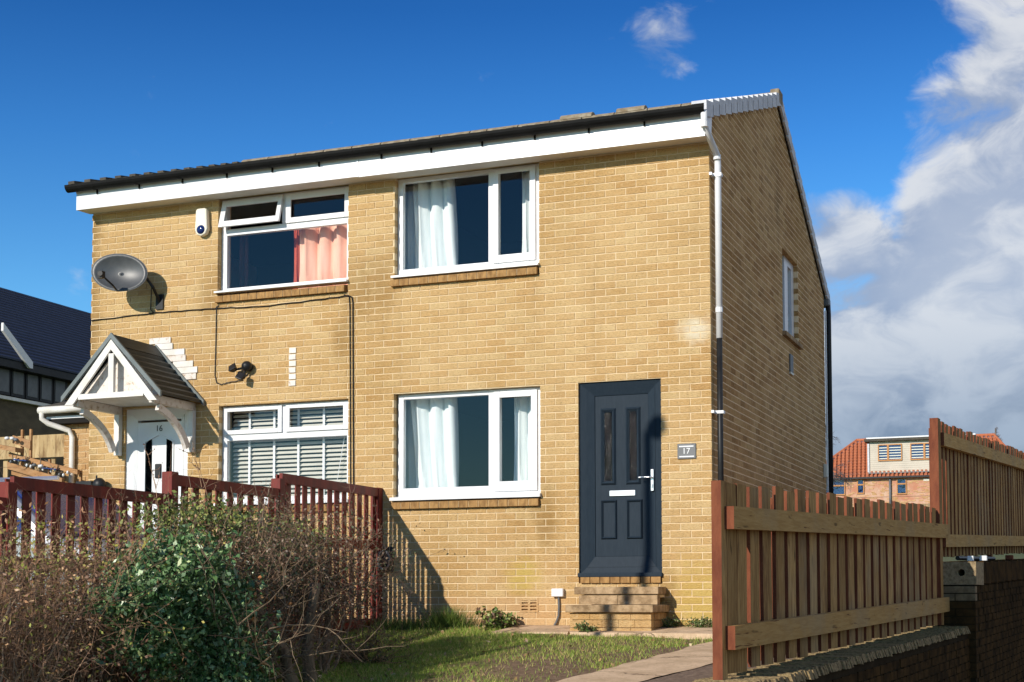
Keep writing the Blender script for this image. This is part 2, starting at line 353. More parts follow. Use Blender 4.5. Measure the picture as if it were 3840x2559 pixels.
def np_obj(name,verts,fn,mat,cols=None,parent=None):
    o=bpy.data.objects.new(name,np_mesh(name,verts,fn,mat,cols)); C.objects.link(o); attach(o,parent); return o

# ------------------------------------------------------------------ terrain
SLOPE=.085
def gz(y): return -.02+SLOPE*min(y,0) if y>-14 else -.02-SLOPE*14
HD=.1000927; FA=Vector((1.5337,-6.0630,0)); FN=Vector((math.cos(HD),-math.sin(HD),0)); FD=Vector((math.sin(HD),math.cos(HD),0))
def fx(y): return FA.x+(y-FA.y)*math.tan(HD)
def fp(s,off,z): p=FA+FD*s+FN*off; return (p.x,p.y,z)
def grid_sheet(xs_of_y,ys,zf,nx=40):
    mb=MB()
    for y in ys:
        a,b=xs_of_y(y)
        for i in range(nx+1):
            x=a+(b-a)*i/nx; mb.v.append((x,y,zf(x,y)))
    for j in range(len(ys)-1):
        for i in range(nx): k=j*(nx+1)+i; mb.face((k,k+1,k+nx+2,k+nx+1))
    return mb
def nz(x,y): return .018*math.sin(x*2.3+y*1.1)+.012*math.sin(x*5.1-y*3.7+1)+.008*math.sin(9*x+7*y)
ys=[-16+i*.25 for i in range(60)]+[-1+.1*i for i in range(10)]
ys=[y for y in ys if y<-.02]+[0.,4.,8.,14.]
struct(grid_sheet(lambda y:(-30,fx(y)-.02),ys,lambda x,y:gz(y)+nz(x,y)*min(1,max(0,-y*.8)),120),'lawn',M['lawn'],True)
g=MB().poly([(-1200,-1200,-1.5),(1200,-1200,-1.5),(1200,1200,-1.5),(-1200,1200,-1.5)]); struct(g,'ground',M['yard'])
hl=MB().poly([(-500,14,-.1),(500,14,-.1),(500,95,6.6),(-500,95,6.6)]); hl.poly([(-500,95,6.6),(500,95,6.6),(500,700,9),(-500,700,9)]); struct(hl,'hill',M['field'])
def strip(pts_l,pts_r,dz,name,mat):
    mb=MB(); n=len(pts_l)
    for a,b in zip(pts_l,pts_r):
        for k in range(5):
            x=a[0]+(b[0]-a[0])*k/4; y=a[1]+(b[1]-a[1])*k/4; mb.v.append((x,y,gz(y)+dz))
    for j in range(n-1):
        for k in range(4): i=j*5+k; mb.face((i,i+1,i+6,i+5))
    return struct(mb,name,mat,True)
def wob(a,b,n,amp,seed):
    r=random.Random(seed); return [(a[0]+(b[0]-a[0])*i/n+r.uniform(-amp,amp),a[1]+(b[1]-a[1])*i/n) for i in range(n+1)]
strip(wob((-.45,-5.6),(.36,-1.35),22,.022,1),wob((.16,-5.2),(.84,-2.5),22,.022,2),.035,'path',M['path'])
strip(wob((.36,-1.35),(.25,.2),6,.015,3)+[(.25,7.)],wob((.84,-2.5),(1.6,.2),6,.015,4)+[(1.7,7.)],.031,'side_path',M['path'])
# narrow paving along the foot of the wall
mb=MB(); rr=random.Random(5); xs=[-2.1+.12*i for i in range(22)]
for x in xs:
    yy_=-.72-.05*rr.random()-.12*max(0,(x+1)); mb.v+=[(x,yy_-.01,gz(-.75)-.06),(x,yy_,gz(-.75)+.030),(x,-.004,.0)]
for i in range(len(xs)-1): mb.face((3*i,3*i+3,3*i+4,3*i+1)); mb.face((3*i+1,3*i+4,3*i+5,3*i+2))
struct(mb,'pavement',M['path'])
strip(wob((.17,-5.2),(.85,-2.5),14,.0,2),wob((1.42,-5.2),(1.72,-2.5),14,.0,9),.030,'soil_border',M['soil'])

# ------------------------------------------------------------------ houses
PX=-3.90; WL=-7.66; BY=7.0
EAVE=(-.30,5.24); RIDGE=(3.6,6.60); BACK=(7.2,4.72)
def roof_z(y):
    return EAVE[1]+(y-EAVE[0])*(RIDGE[1]-EAVE[1])/(RIDGE[0]-EAVE[0]) if y<=RIDGE[0] else RIDGE[1]+(y-RIDGE[0])*(BACK[1]-RIDGE[1])/(BACK[0]-RIDGE[0])
def subtract(rects,op):
    out=[]
    for (a,b,c,d_) in rects:
        o0,o1,p0,p1=op
        if b<=o0 or a>=o1 or d_<=p0 or c>=p1: out.append((a,b,c,d_)); continue
        if a<o0: out.append((a,o0,c,d_))
        if b>o1: out.append((o1,b,c,d_))
        m0,m1=max(a,o0),min(b,o1)
        if d_>p1+.012: out.append((m0,m1,p1,d_))
        if c<p0-.012: out.append((m0,m1,c,p0))
    return [r for r in out if r[1]-r[0]>.02 and r[3]-r[2]>.012]
OPEN17=[(-3.575,-1.862,3.735,4.97),(-3.578,-1.853,1.26,2.536),(-1.425,-.53,.44,2.54)]
OPEN16=[(-5.87,-4.16,3.725,4.97),(-5.83,-4.143,1.26,2.517),(-7.136,-6.253,.44,2.54)]
VENTS=[(-2.085,-1.88,.135,.262),(-.60,-.40,.165,.262),(-3.62,-3.42,.2,.33)]
def front_bricks(x0,x1,opens,quoin):
    res=[]
    for n in range(0,66):
        z0=n*.075; z1=z0+.065; off=.1125 if n%2 else 0
        k0=math.floor((-x1)/.225)-1; k1=math.ceil((-x0)/.225)+1
        for k in range(k0,k1+1):
            b=-k*.225-off; a=b-.215
            if not quoin and (a+b)/2>PX: continue
            if quoin and (a+b)/2<=PX: continue
            a_,b_=(max(a,x0),b) if not quoin else (a,min(b,x1))
            if quoin and n%2 and k==-1: a_,b_=max(-.1025,x0),0.
            if b_-a_<.02: continue
            rs=[(a_,b_,z0,min(z1,4.952))]
            for o in opens: rs=subtract(rs,o)
            res+=rs
    return res
def add_front_brick(mb,r,jit):
    a,b,c,d_=r; y=jit; e=.0025
    # slightly pillowed face: outer rim 4 mm behind the face
    v=len(mb.v)
    mb.v+=[(a,y+e,c),(b,y+e,c),(b,y+e,d_),(a,y+e,d_),(a+e,y,c+e),(b-e,y,c+e),(b-e,y,d_-e),(a+e,y,d_-e),(a,.1025,c),(b,.1025,c),(b,.1025,d_),(a,.1025,d_)]
    for q in((4,5,6,7),(0,1,5,4),(1,2,6,5),(2,3,7,6),(3,0,4,7),(0,8,9,1),(1,9,10,2),(2,10,11,3),(3,11,8,0)): mb.face([v+i for i in q])
def wall_slab(parent,x0,x1,opens,name='wall'):
    """mortar backing with openings a few mm larger than the brick opening"""
    mb=MB(); g=.004; zt=5.1
    ops=sorted([(o[0]-g,o[1]+g,o[2]-g,min(o[3]+g,zt)) for o in opens])
    xs=sorted(set([x0,x1]+[o[0] for o in ops]+[o[1] for o in ops])); zs=sorted(set([-.25,zt]+[o[2] for o in ops]+[o[3] for o in ops]))
    for i in range(len(xs)-1):
        run=None
        for j in range(len(zs)-1):
            cx=(xs[i]+xs[i+1])/2; cz=(zs[j]+zs[j+1])/2
            solid=not any(o[0]<cx<o[1] and o[2]<cz<o[3] for o in ops)
            if solid and run is None: run=zs[j]
            if not solid and run is not None: mb.box(xs[i],xs[i+1],.006,.28,run,zs[j]); run=None
        if run is not None: mb.box(xs[i],xs[i+1],.006,.28,run,zs[-1])
    return mb.build(name,M['mortar'],parent)
full_even=MB(); add_front_brick(full_even,(-.1075,.1075,0,.065),0); FULL=full_even.mesh('brick',M['brick_front'])
def lay_front(parent,x0,x1,opens,quoin,key,skip=None):
    bs=front_bricks(x0,x1,opens,quoin); bs.sort(key=key); rb=random.Random(3); ind=0; rest=MB()
    for r in bs:
        if skip and skip(r): add_front_brick(rest,r,rb.uniform(-.0015,.0015)); continue
        if ind<299 and abs(r[1]-r[0]-.215)<1e-4 and abs(r[3]-r[2]-.065)<1e-4:
            inst('brick',FULL,parent,((r[0]+r[1])/2,rb.uniform(-.0018,.0018),r[2]),(0,rb.uniform(-.004,.004),rb.uniform(-.006,.006))); ind+=1
        else: add_front_brick(rest,r,rb.uniform(-.0018,.0018))
    rest.build('brickwork',M['brick_front'],parent,kind='stuff')

H17=thing('semi_detached_house','buff brick end house with anthracite front door, downpipe and tall gable wall','house',(-1.95,0,0),'pair of semi detached houses')
H16=thing('semi_detached_house','buff brick house with white front door, satellite dish and pitched door canopy','house',(-5.8,0,0),'pair of semi detached houses')
wall_slab(H17,PX+.002,-.007,OPEN17+[v for v in VENTS[:2]])
lay_front(H17,PX,0.,OPEN17+VENTS[:2],True,lambda r:-r[1],lambda r:r[2]<0)
wall_slab(H16,WL+.007,PX-.004,OPEN16+[VENTS[2]] if False else OPEN16)
lay_front(H16,WL,PX+.3,OPEN16,False,lambda r:-r[1],lambda r:r[2]<1.2)
# gable wall of the end house (faces +X)
SWIN=(3.85,4.92,3.66,4.73); SVENT=(4.22,4.42,3.2,3.43)
def gable_slab(parent,xa,xb,ops,mat,name):
    mb=MB(); ys=sorted(set([.012,RIDGE[0],BY]+[o[0] for o in ops]+[o[1] for o in ops]))
    for i in range(len(ys)-1):
        y0,y1=ys[i],ys[i+1]; cuts=[o for o in ops if o[0]<(y0+y1)/2<o[1]]
        segs=[]; z=-.25
        for o in sorted(cuts,key=lambda q:q[2]): segs.append((z,o[2])); z=o[3]
        for a,b in segs: mb.box(xa,xb,y0,y1,a,b)
        t0,t1=roof_z(y0)-.1,roof_z(y1)-.1
        mb.hexa([(xa,y0,z),(xb,y0,z),(xb,y1,z),(xa,y1,z),(xa,y0,t0),(xb,y0,t0),(xb,y1,t1),(xa,y1,t1)])
    return mb.build(name,mat,parent)
gable_slab(H17,-.28,-.0028,[(SWIN[0]-.004,SWIN[1]+.004,SWIN[2]-.004,SWIN[3]+.004)],M['mortar_dark'],'gable_wall')
sb=MB(); rb=random.Random(11)
def add_side_brick(mb,r,x):
    a,b,c,d_=r; e=.004; v=len(mb.v)
    mb.v+=[(x-e,a,c),(x-e,b,c),(x-e,b,d_),(x-e,a,d_),(x,a+e,c+e),(x,b-e,c+e),(x,b-e,d_-e),(x,a+e,d_-e),(-.1025,a,c),(-.1025,b,c),(-.1025,b,d_),(-.1025,a,d_)]
    for q in((4,5,6,7),(0,1,5,4),(1,2,6,5),(2,3,7,6),(3,0,4,7),(0,8,9,1),(1,9,10,2),(2,10,11,3),(3,11,8,0)): mb.face([v+i for i in q])
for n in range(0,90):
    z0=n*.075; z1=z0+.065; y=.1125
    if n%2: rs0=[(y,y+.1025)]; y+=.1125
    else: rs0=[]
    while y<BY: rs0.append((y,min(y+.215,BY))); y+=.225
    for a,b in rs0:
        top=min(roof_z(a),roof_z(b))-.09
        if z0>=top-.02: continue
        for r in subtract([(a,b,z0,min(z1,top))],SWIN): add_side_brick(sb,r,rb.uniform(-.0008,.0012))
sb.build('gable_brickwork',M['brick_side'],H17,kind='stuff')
# shell: far walls, party wall, floors, rooms
for H,x0,x1 in ((H17,PX,-.285),(H16,WL+.29,PX-.01)):
    box_part('back_wall',M['mortar_dark'],H,x0-.28 if H is H16 else x0,x1+.275 if H is H17 else x1,BY-.25,BY-.003,-.25,4.75)
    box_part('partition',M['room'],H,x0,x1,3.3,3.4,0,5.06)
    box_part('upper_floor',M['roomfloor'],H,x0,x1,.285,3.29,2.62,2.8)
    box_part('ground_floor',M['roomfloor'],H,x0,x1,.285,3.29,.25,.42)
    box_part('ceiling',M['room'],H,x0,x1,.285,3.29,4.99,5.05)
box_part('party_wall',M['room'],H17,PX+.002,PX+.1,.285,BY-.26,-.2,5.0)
box_part('end_wall',M['mortar_dark'],H16,WL+.007,WL+.285,.285,BY-.26,-.25,5.04)
for (a,b) in ((.285,.3),):
    pass
def lining(H,o):
    x0,x1,z0,z1=o  # plaster round the inside of a window opening
    return
def bars(H,name,mat,rects,y0,y1,parent=None,bevel=.004):
    mb=MB()
    for (a,b,c,d_) in rects: mb.box(a,b,y0,y1,c,d_)
    return mb.build(name,mat,parent or H,bevel=bevel)
def window(H,name_label,o,frame,sashes,panes,sill,label=None):
    f=bars(H,'window',M['white'],frame,.08,.14)
    if label: f['label']=label
    for s in sashes: bars(H,'sash',M['white'],s,.058,.078,f)
    for p in panes: box_part('pane',M['glass'],f,p[0]-.012,p[1]+.012,.098,.104,p[2]-.012,p[3]+.012)
    if sill: MB().hexa([(sill[0],-.05,sill[2]),(sill[1],-.05,sill[2]),(sill[1],.079,sill[2]+.006),(sill[0],.079,sill[2]+.006),(sill[0],-.05,sill[3]-.008),(sill[1],-.05,sill[3]-.008),(sill[1],.079,sill[3]+.012),(sill[0],.079,sill[3]+.012)]).build('sill',M['white'],f,bevel=.003)
    return f
def ring(x0,x1,z0,z1,l,r_,b,t): return [(x0,x0+l,z0,z1),(x1-r_,x1,z0,z1),(x0+l,x1-r_,z0,z0+b),(x0+l,x1-r_,z1-t,z1)]
def hole(a,b,c,d_,x0,x1,z0,z1): return [(a,x0,c,d_),(x1,b,c,d_),(x0,x1,c,z0),(x0,x1,z1,d_)]
# upper window of 17
window(H17,'',None,[(-3.575,-3.511,3.85,4.965),(-2.48,-2.36,3.85,4.965),(-1.94,-1.862,3.85,4.965),(-3.511,-2.48,3.85,3.94),(-3.511,-2.48,4.92,4.965),(-2.36,-1.94,3.85,3.935),(-2.36,-1.94,4.935,4.965)],
  [hole(-2.42,-1.925,3.915,4.945,-2.355,-1.992,4.0,4.895)],[(-3.511,-2.48,3.94,4.92),(-2.355,-1.992,4.0,4.895)],(-3.60,-1.857,3.828,3.862))
window(H17,'',None,[(-3.565,-3.495,1.375,2.536),(-2.478,-2.345,1.375,2.536),(-1.935,-1.855,1.375,2.536),(-3.495,-2.478,1.375,1.495),(-3.495,-2.478,2.483,2.536),(-2.345,-1.935,1.375,1.45),(-2.345,-1.935,2.5,2.536)],
  [hole(-2.41,-1.91,1.43,2.51,-2.342,-1.981,1.537,2.442)],[(-3.495,-2.478,1.495,2.483),(-2.342,-1.981,1.537,2.442)],(-3.605,-1.842,1.352,1.395))
window(H16,'',None,[(-5.87,-5.795,3.85,4.965),(-4.215,-4.16,3.85,4.965),(-5.06,-4.99,4.61,4.94),(-5.795,-4.215,3.85,3.91),(-5.795,-4.215,4.535,4.61),(-5.795,-4.215,4.94,4.965)],
  [hole(-5.0,-4.17,4.605,4.945,-4.934,-4.238,4.665,4.873)],[(-5.795,-4.215,3.91,4.535),(-4.934,-4.238,4.665,4.873)],(-5.89,-4.15,3.838,3.868))
# the tilted-open fanlight
def tilt(x,y,z,zp=4.945,a=R(16)): dz=z-zp; return (x,.058+(y-.058)*math.cos(a)+dz*math.sin(a),zp+dz*math.cos(a)-(y-.058)*math.sin(a)*0)
mbx=MB()
for r in hole(-5.845,-5.035,4.60,4.945,-5.78,-5.088,4.675,4.865):
    a,b,c,d_=r; mbx.hexa([tilt(a,.05,c),tilt(b,.05,c),tilt(b,.085,c),tilt(a,.085,c),tilt(a,.05,d_),tilt(b,.05,d_),tilt(b,.085,d_),tilt(a,.085,d_)])
fo=mbx.build('fanlight',M['white'],H16,bevel=.004); fo['label']='top hung fanlight tilted open'
mbx=MB(); mbx.hexa([tilt(-5.79,.065,4.66),tilt(-5.08,.065,4.66),tilt(-5.08,.07,4.66),tilt(-5.79,.07,4.66),tilt(-5.79,.065,4.88),tilt(-5.08,.065,4.88),tilt(-5.08,.07,4.88),tilt(-5.79,.07,4.88)]); mbx.build('pane',M['glass'],fo)
window(H16,'',None,[(-5.83,-5.765,1.375,2.517),(-4.2,-4.143,1.375,2.517),(-5.765,-4.2,1.375,1.45),(-5.765,-4.2,2.114,2.19),(-5.765,-4.2,2.49,2.517),(-5.04,-4.97,2.19,2.49)],
  [hole(-5.80,-5.03,2.185,2.505,-5.755,-5.082,2.235,2.45),hole(-4.98,-4.16,2.185,2.505,-4.928,-4.24,2.237,2.453)],[(-5.765,-4.2,1.45,2.114),(-5.755,-5.082,2.235,2.45),(-4.928,-4.24,2.237,2.453)],(-5.86,-4.12,1.352,1.39))
for H,a,b,zz in ((H17,-3.603,-1.865,3.735),(H17,-3.58,-1.853,1.26),(H16,-5.875,-4.172,3.728),(H16,-5.83,-4.15,1.26)):
    n=15; wd=(b-a)/n; rb=random.Random(int(zz*100))
    for i in range(n):
        x0=a+i*wd; h=.092
        MB().hexa([(x0,-.048,zz),(x0+wd-.009,-.048,zz),(x0+wd-.009,.06,zz),(x0,.06,zz),(x0,-.048,zz+h-.02),(x0+wd-.009,-.048,zz+h-.02),(x0+wd-.009,.06,zz+h),(x0,.06,zz+h)]).build('sill_brick',M['sill_brick'],H)
    box_part('sill_bed',M['mortar'],H,a+.004,b-.012,-.040,.055,zz+.004,zz+.070)
# door of 17
D=bars(H17,'front_door',M['anth'],[(-1.265,-.685,.716,2.40)],.075,.12)
def frame_piece(mb,x0,x1,z0,z1,w_,yo,yi,wt=None,wb=None):
    """mitred, splayed door frame: outer edge at yo, inner edge at yi"""
    wt=wt or w_; wb=wb or w_
    O=[(x0,z0),(x1,z0),(x1,z1),(x0,z1)]; I=[(x0+w_,z0+wb),(x1-w_,z0+wb),(x1-w_,z1-wt),(x0+w_,z1-wt)]
    for i in range(4):
        j=(i+1)%4
        mb.hexa([(O[i][0],yo,O[i][1]),(O[j][0],yo,O[j][1]),(I[j][0],yi,I[j][1]),(I[i][0],yi,I[i][1]),(O[i][0],.13,O[i][1]),(O[j][0],.13,O[j][1]),(I[j][0],.13,I[j][1]),(I[i][0],.13,I[i][1])])
fr=MB(); frame_piece(fr,-1.425,-.53,.53,2.54,.075,.028,.05,.06,.075); frame_piece(fr,-1.349,-.606,.606,2.479,.08,.046,.074,.075,.11); fr.build('door_frame',M['anth'],H17)
box_part('threshold',M['anth'],H17,-1.43,-.52,-.035,.1,.50,.545,bevel=.008)
def moulding(o,x0,x1,z0,z1,w_=.028):
    mb=MB(); b=len(mb.v)
    y0,y1,y2=.076,.052,.066
    Ls=[(x0,z0,x1,z1,y0),(x0+w_*.45,z0+w_*.45,x1-w_*.45,z1-w_*.45,y1),(x0+w_,z0+w_,x1-w_,z1-w_,y2+.006)]
    for (a,c,b2,d_,y) in Ls: mb.v+=[(a,y,c),(b2,y,c),(b2,y,d_),(a,y,d_)]
    for l in range(2):
        for i in range(4): j=(i+1)%4; mb.face((4*l+i,4*l+j,4*l+4+j,4*l+4+i))
    return mb.build('moulding',M['anth'],o)
for a,b in ((-1.205,-1.035),(-.932,-.767)):
    moulding(D,a,b,1.46,2.27,.045); box_part('door_glass',M['obscure'],D,a+.045,b-.045,.068,.0735,1.505,2.225)
    box_part('glass_backing',M['hole'],D,a+.045,b-.045,.0738,.0745,1.505,2.225)
for a,b in ((-1.205,-1.027),(-.925,-.75)): moulding(D,a,b,.894,1.306)
box_part('letter_plate',M['steel'],D,-1.11,-.827,.062,.076,1.342,1.404,bevel=.006)
hd=MB().box(-.652,-.622,.03,.05,1.385,1.61).tube([(-.637,.03,1.526),(-.637,-.005,1.526),(-.66,-.012,1.526),(-.77,-.012,1.526)],.009,8); hd.build('door_handle',M['steel'],D,bevel=.003)
box_part('lock_cylinder',M['steel'],D,-.646,-.63,.018,.03,1.42,1.46,bevel=.004)
# sill course and steps of 17
n=8
for i in range(n):
    w_=(-.53+1.40)/n; x0=-1.40+i*w_; box_part('sill_brick',M['sill_brick'],H17,x0,x0+w_-.009,-.03,.08,.44,.503)
st=MB().box(-1.30,-.50,-.275,-.004,.29,.318).box(-1.31,-.50,-.55,-.004,-.05,.14); st.build('step_core',M['mortar'],H17)
box_part('step_tread',M['concrete'],H17,-1.372,-.482,-.315,-.006,.322,.397,bevel=.008)
box_part('step_tread',M['concrete'],H17,-1.362,-.452,-.62,-.006,.142,.216,bevel=.008)
rb=random.Random(2)
def course(z0,z1,x0,x1,y,n,off=0):
    w_=(x1-x0)/n
    for i in range(n): box_part('step_brick',M['concrete'] if z0>.2 else M['brick_front'],H17,x0+i*w_+.002,x0+(i+1)*w_-.002,y-.004+rb.uniform(-.003,.002),y+.1,z0,z1)
course(.22,.312,-1.33,-.497,-.29,2); course(.07,.137,-1.33,-.483,-.565,4); course(-.005,.065,-1.33,-.483,-.565,5); course(-.08,-.015,-1.33,-.483,-.565,4)
for z in(-.08,-.005,.07): box_part('step_brick',M['brick_side'],H17,-.498,-.479,-.46,-.26,z,z+.065); box_part('step_brick',M['brick_side'],H17,-.498,-.479,-.25,-.02,z,z+.065)
def airbrick(H,x0,x1,z0,z1,y=-.004):
    mb=MB(); mb.box(x0,x1,y+.03,.05,z0,z1)
    cols=2; rows=3; rw=(x1-x0)/cols; rh=(z1-z0)/rows
    mb.box(x0,x0+.018,y,y+.03,z0,z1).box(x1-.018,x1,y,y+.03,z0,z1).box((x0+x1)/2-.012,(x0+x1)/2+.012,y,y+.03,z0,z1)
    for k in range(rows+1):
        c=z0+.012+k*(z1-z0-.024)/rows
        mb.box(x0+.018,(x0+x1)/2-.012,y,y+.03,c-.009,c+.009).box((x0+x1)/2+.012,x1-.018,y,y+.03,c-.009,c+.009)
    o=mb.build('air_brick',M['brick_front'],H)
for v in VENTS[:2]: airbrick(H17,*v)
# door of 16
D=bars(H16,'front_door',M['white'],[(-7.02,-6.36,.6,2.38)],.07,.12); D['label']='white panelled front door numbered 16'
fr=MB(); frame_piece(fr,-7.136,-6.253,.53,2.54,.085,.03,.055); frame_piece(fr,-7.05,-6.34,.615,2.455,.05,.05,.068); fr.build('door_frame',M['white'],H16)
for (a,b) in ((-6.878,-6.798),(-6.59,-6.51)):
    zl=2.13 if a<-6.7 else 2.19; zr=2.19 if a<-6.7 else 2.13
    MB().extrude([(a,.060,1.0),(b,.060,1.0),(b,.060,zr),(a,.060,zl)],(0,.008,0)).build('door_glass',M['obscure'],D)
    MB().extrude([(a,.0685,1.0),(b,.0685,1.0),(b,.0685,zr),(a,.0685,zl)],(0,.001,0)).build('glass_backing',M['hole'],D)
arch=MB(); arch.extrude([(-6.90,.055,.98),(-6.884,.055,.98),(-6.884,.055,2.14),(-6.70,.055,2.22),(-6.504,.055,2.14),(-6.504,.055,.98),(-6.488,.055,.98),(-6.488,.055,2.15),(-6.70,.055,2.24),(-6.90,.055,2.15)],(0,.014,0)).build('moulding',M['white'],D)
box_part('knocker',M['blackp'],D,-6.745,-6.66,.05,.069,1.71,1.88,bevel=.012)
def text(body,size,loc,mat,parent,rot=(R(90),0,0),ext=.0015,name='number'):
    cu=bpy.data.curves.new(name,'FONT'); cu.body=body; cu.size=size; cu.extrude=ext; cu.align_x='CENTER'; cu.align_y='CENTER'; cu.materials.append(mat)
    t_=bpy.data.objects.new(name,cu); C.objects.link(t_); bpy.context.view_layer.update()
    me=bpy.data.meshes.new_from_object(t_.evaluated_get(bpy.context.evaluated_depsgraph_get())); bpy.data.objects.remove(t_); me.materials.clear(); me.materials.append(mat)
    o=bpy.data.objects.new(name,me); C.objects.link(o); o.location=loc; o.rotation_euler=rot; attach(o,parent); return o
text('16',.10,(-6.70,.0665,2.30),M['blackp'],D)
box_part('threshold',M['white'],H16,-7.14,-6.25,-.02,.1,.50,.545)
# side window of 17 (in the gable, looks to +X)
sw=MB()
for r in hole(SWIN[0],SWIN[1],SWIN[2],SWIN[3],SWIN[0]+.08,SWIN[0]+.36,SWIN[2]+.08,SWIN[3]-.07):
    if r[1]<=SWIN[1]-.55 or r[0]<SWIN[0]+.1: sw.box(-.13,-.075,r[0],min(r[1],SWIN[0]+.5),r[2],r[3])
for r in hole(SWIN[0]+.44,SWIN[1],SWIN[2],SWIN[3],SWIN[0]+.66,SWIN[1]-.16,SWIN[2]+.10,SWIN[3]-.09): sw.box(-.12,-.060,r[0],r[1],r[2],r[3])
so_=sw.build('window',M['white'],H17,label='narrow white gable window')
box_part('pane',M['glass'],so_,-.10,-.094,SWIN[0]+.05,SWIN[1]-.05,SWIN[2]+.05,SWIN[3]-.05)
box_part('sill',M['concrete'],so_,-.07,.05,3.81,4.98,3.60,3.657,bevel=.004)
box_part('landing_panel',M['room'],so_,-.9,-.88,3.4,5.3,3.0,4.9)
box_part('wall_vent',M['greyp'],H17,.001,.02,SVENT[0],SVENT[1],SVENT[2],SVENT[3],bevel=.004)
box_part('vent_trim',M['cream'],H17,.001,.024,SVENT[0],SVENT[1],3.17,3.195)

# eaves: fascia, soffit, gutter
OV=-.27
for H,x0,x1 in ((H17,-3.898,.012),(H16,-7.675,-3.90)):
    z0=4.936 if H is H17 else 4.943
    f=box_part('fascia',M['white'],H,x0,x1,OV,OV+.018,z0,5.20)
    box_part('soffit',M['soffit'],H,x0,min(x1,-.002) if H is H17 else x1,OV+.018,-.002,4.958,4.966)
    # half round gutter
    mb=MB(); gy=OV-.066; gzc=5.222; n=9; xa,xb=(x0-.09 if H is H16 else x0),(x1+.03 if H is H17 else x1)
    prof=[]
    for k in range(n+1): an=math.pi+math.pi*k/n; prof.append((gy+.065*math.cos(an),gzc+.078*math.sin(an)))
    inner=[(gy+.053*math.cos(math.pi+math.pi*k/n),gzc+.057*math.sin(math.pi+math.pi*k/n)) for k in range(n,-1,-1)]
    mb.extrude([(xa,a,b) for a,b in prof+inner],(xb-xa,0,0)); gt=mb.build('gutter',M['gutter'],H)
    k=0; x=x0+.28
    while x<x1-.1:
        b=MB(); pr=[(gy+.0655*math.cos(math.pi+math.pi*q/8),gzc+.083*math.sin(math.pi+math.pi*q/8)) for q in range(9)]+[(OV-.001,gzc-.02),(OV-.001,gzc-.085),(gy+.02,gzc-.072)]
        b.extrude([(x,a,c) for a,c in [pr[i] for i in range(9)]+[(OV-.001,gzc+.0)]],(.03,0,0)); b.box(x+.004,x+.022,OV-.014,OV-.001,gzc-.115,gzc-.06)
        b.build('gutter_bracket',M['gutter'],gt); x+=.60
box_part('fascia_joint',M['white'],H17,-3.912,-3.89,OV-.006,OV-.001,4.938,5.14)
# end returns of the fascia box
MB().extrude([(.012,OV,4.936),(.012,-.005,4.955),(.012,.06,5.33),(.012,-.02,5.30),(.012,OV,5.165)],(.012,0,0)).build('fascia_return',M['white'],H17)
MB().extrude([(-7.687,OV,4.943),(-7.687,-.005,4.958),(-7.687,.06,5.33),(-7.687,-.02,5.30),(-7.687,OV,5.165)],(.012,0,0)).build('fascia_return',M['white'],H16)
# roof: deck plus lapped tile courses
def tile_field(parent,x0,x1):
    deck=MB(); dn=.075
    deck.extrude([(x0,EAVE[0]+.1,roof_z(EAVE[0]+.1)-dn),(x0,RIDGE[0],RIDGE[1]-dn),(x0,BACK[0]-.05,roof_z(BACK[0]-.05)-dn),(x0,BACK[0]-.05,roof_z(BACK[0]-.05)-dn-.03),(x0,RIDGE[0],RIDGE[1]-dn-.03),(x0,EAVE[0]+.1,roof_z(EAVE[0]+.1)-dn-.03)],(x1-x0,0,0)); deck.build('roof',M['tile_dark'],parent)
    mb=MB(); nc=13; rt=random.Random(4)
    for side in (0,1):
        ya,yb=(EAVE[0],RIDGE[0]) if side==0 else (BACK[0],RIDGE[0])
        for c in range(nc):
            p0=ya+(yb-ya)*c/nc; p1=ya+(yb-ya)*(c+1.12)/nc
            x=x0
            while x<x1-1e-3:
                xe=min(x+.30,x1); lift=rt.uniform(-.004,.004)
                for (u0,u1,h) in ((0,.06,.022),(.06,.16,.0),(.16,.22,.022),(.22,.295,.0)):
                    a,b=x+u0,min(x+u1,xe)
                    if b-a<.01: continue
                    z0=roof_z(p0)+h+lift; z1=roof_z(min(max(p1,min(ya,yb)),max(ya,yb)))-.012+h+lift if c<nc-1 else roof_z(yb)+h
                    q1=p1 if c<nc-1 else yb
                    P=[(a,p0,z0-.035),(b,p0,z0-.035),(b,q1,z1-.035),(a,q1,z1-.035),(a,p0,z0),(b,p0,z0),(b,q1,z1),(a,q1,z1)]
                    if side: P=[P[1],P[0],P[3],P[2],P[5],P[4],P[7],P[6]]
                    mb.hexa(P)
                x+=.30
    mb.build('roof_tiles',M['tile_dark'],parent,kind='stuff')
    x=x0
    while x<x1-.05:
        xe=min(x+.44,x1); m2=MB(); pr=[(RIDGE[0]+.13*math.cos(math.pi*k/6),RIDGE[1]-.03+.085*math.sin(math.pi*k/6)) for k in range(7)]
        m2.extrude([(x,a,b) for a,b in pr],(xe-x-.006,0,0)); m2.build('ridge_tile',M['tile_lichen'],parent); x+=.45
tile_field(H17,PX,-.01); tile_field(H16,-7.75,PX-.008)
for H,xa,xb in ((H17,-2.08,-1.70),(H17,-2.86,-2.42)):
    m2=MB(); pr=[(RIDGE[0]+.12*math.cos(math.pi*k/6),RIDGE[1]+.015+.085*math.sin(math.pi*k/6)) for k in range(7)]
    m2.extrude([(xa,a,b) for a,b in pr],(xb-xa,0,0)); m2.build('ridge_vent',M['tile_lichen'],H)
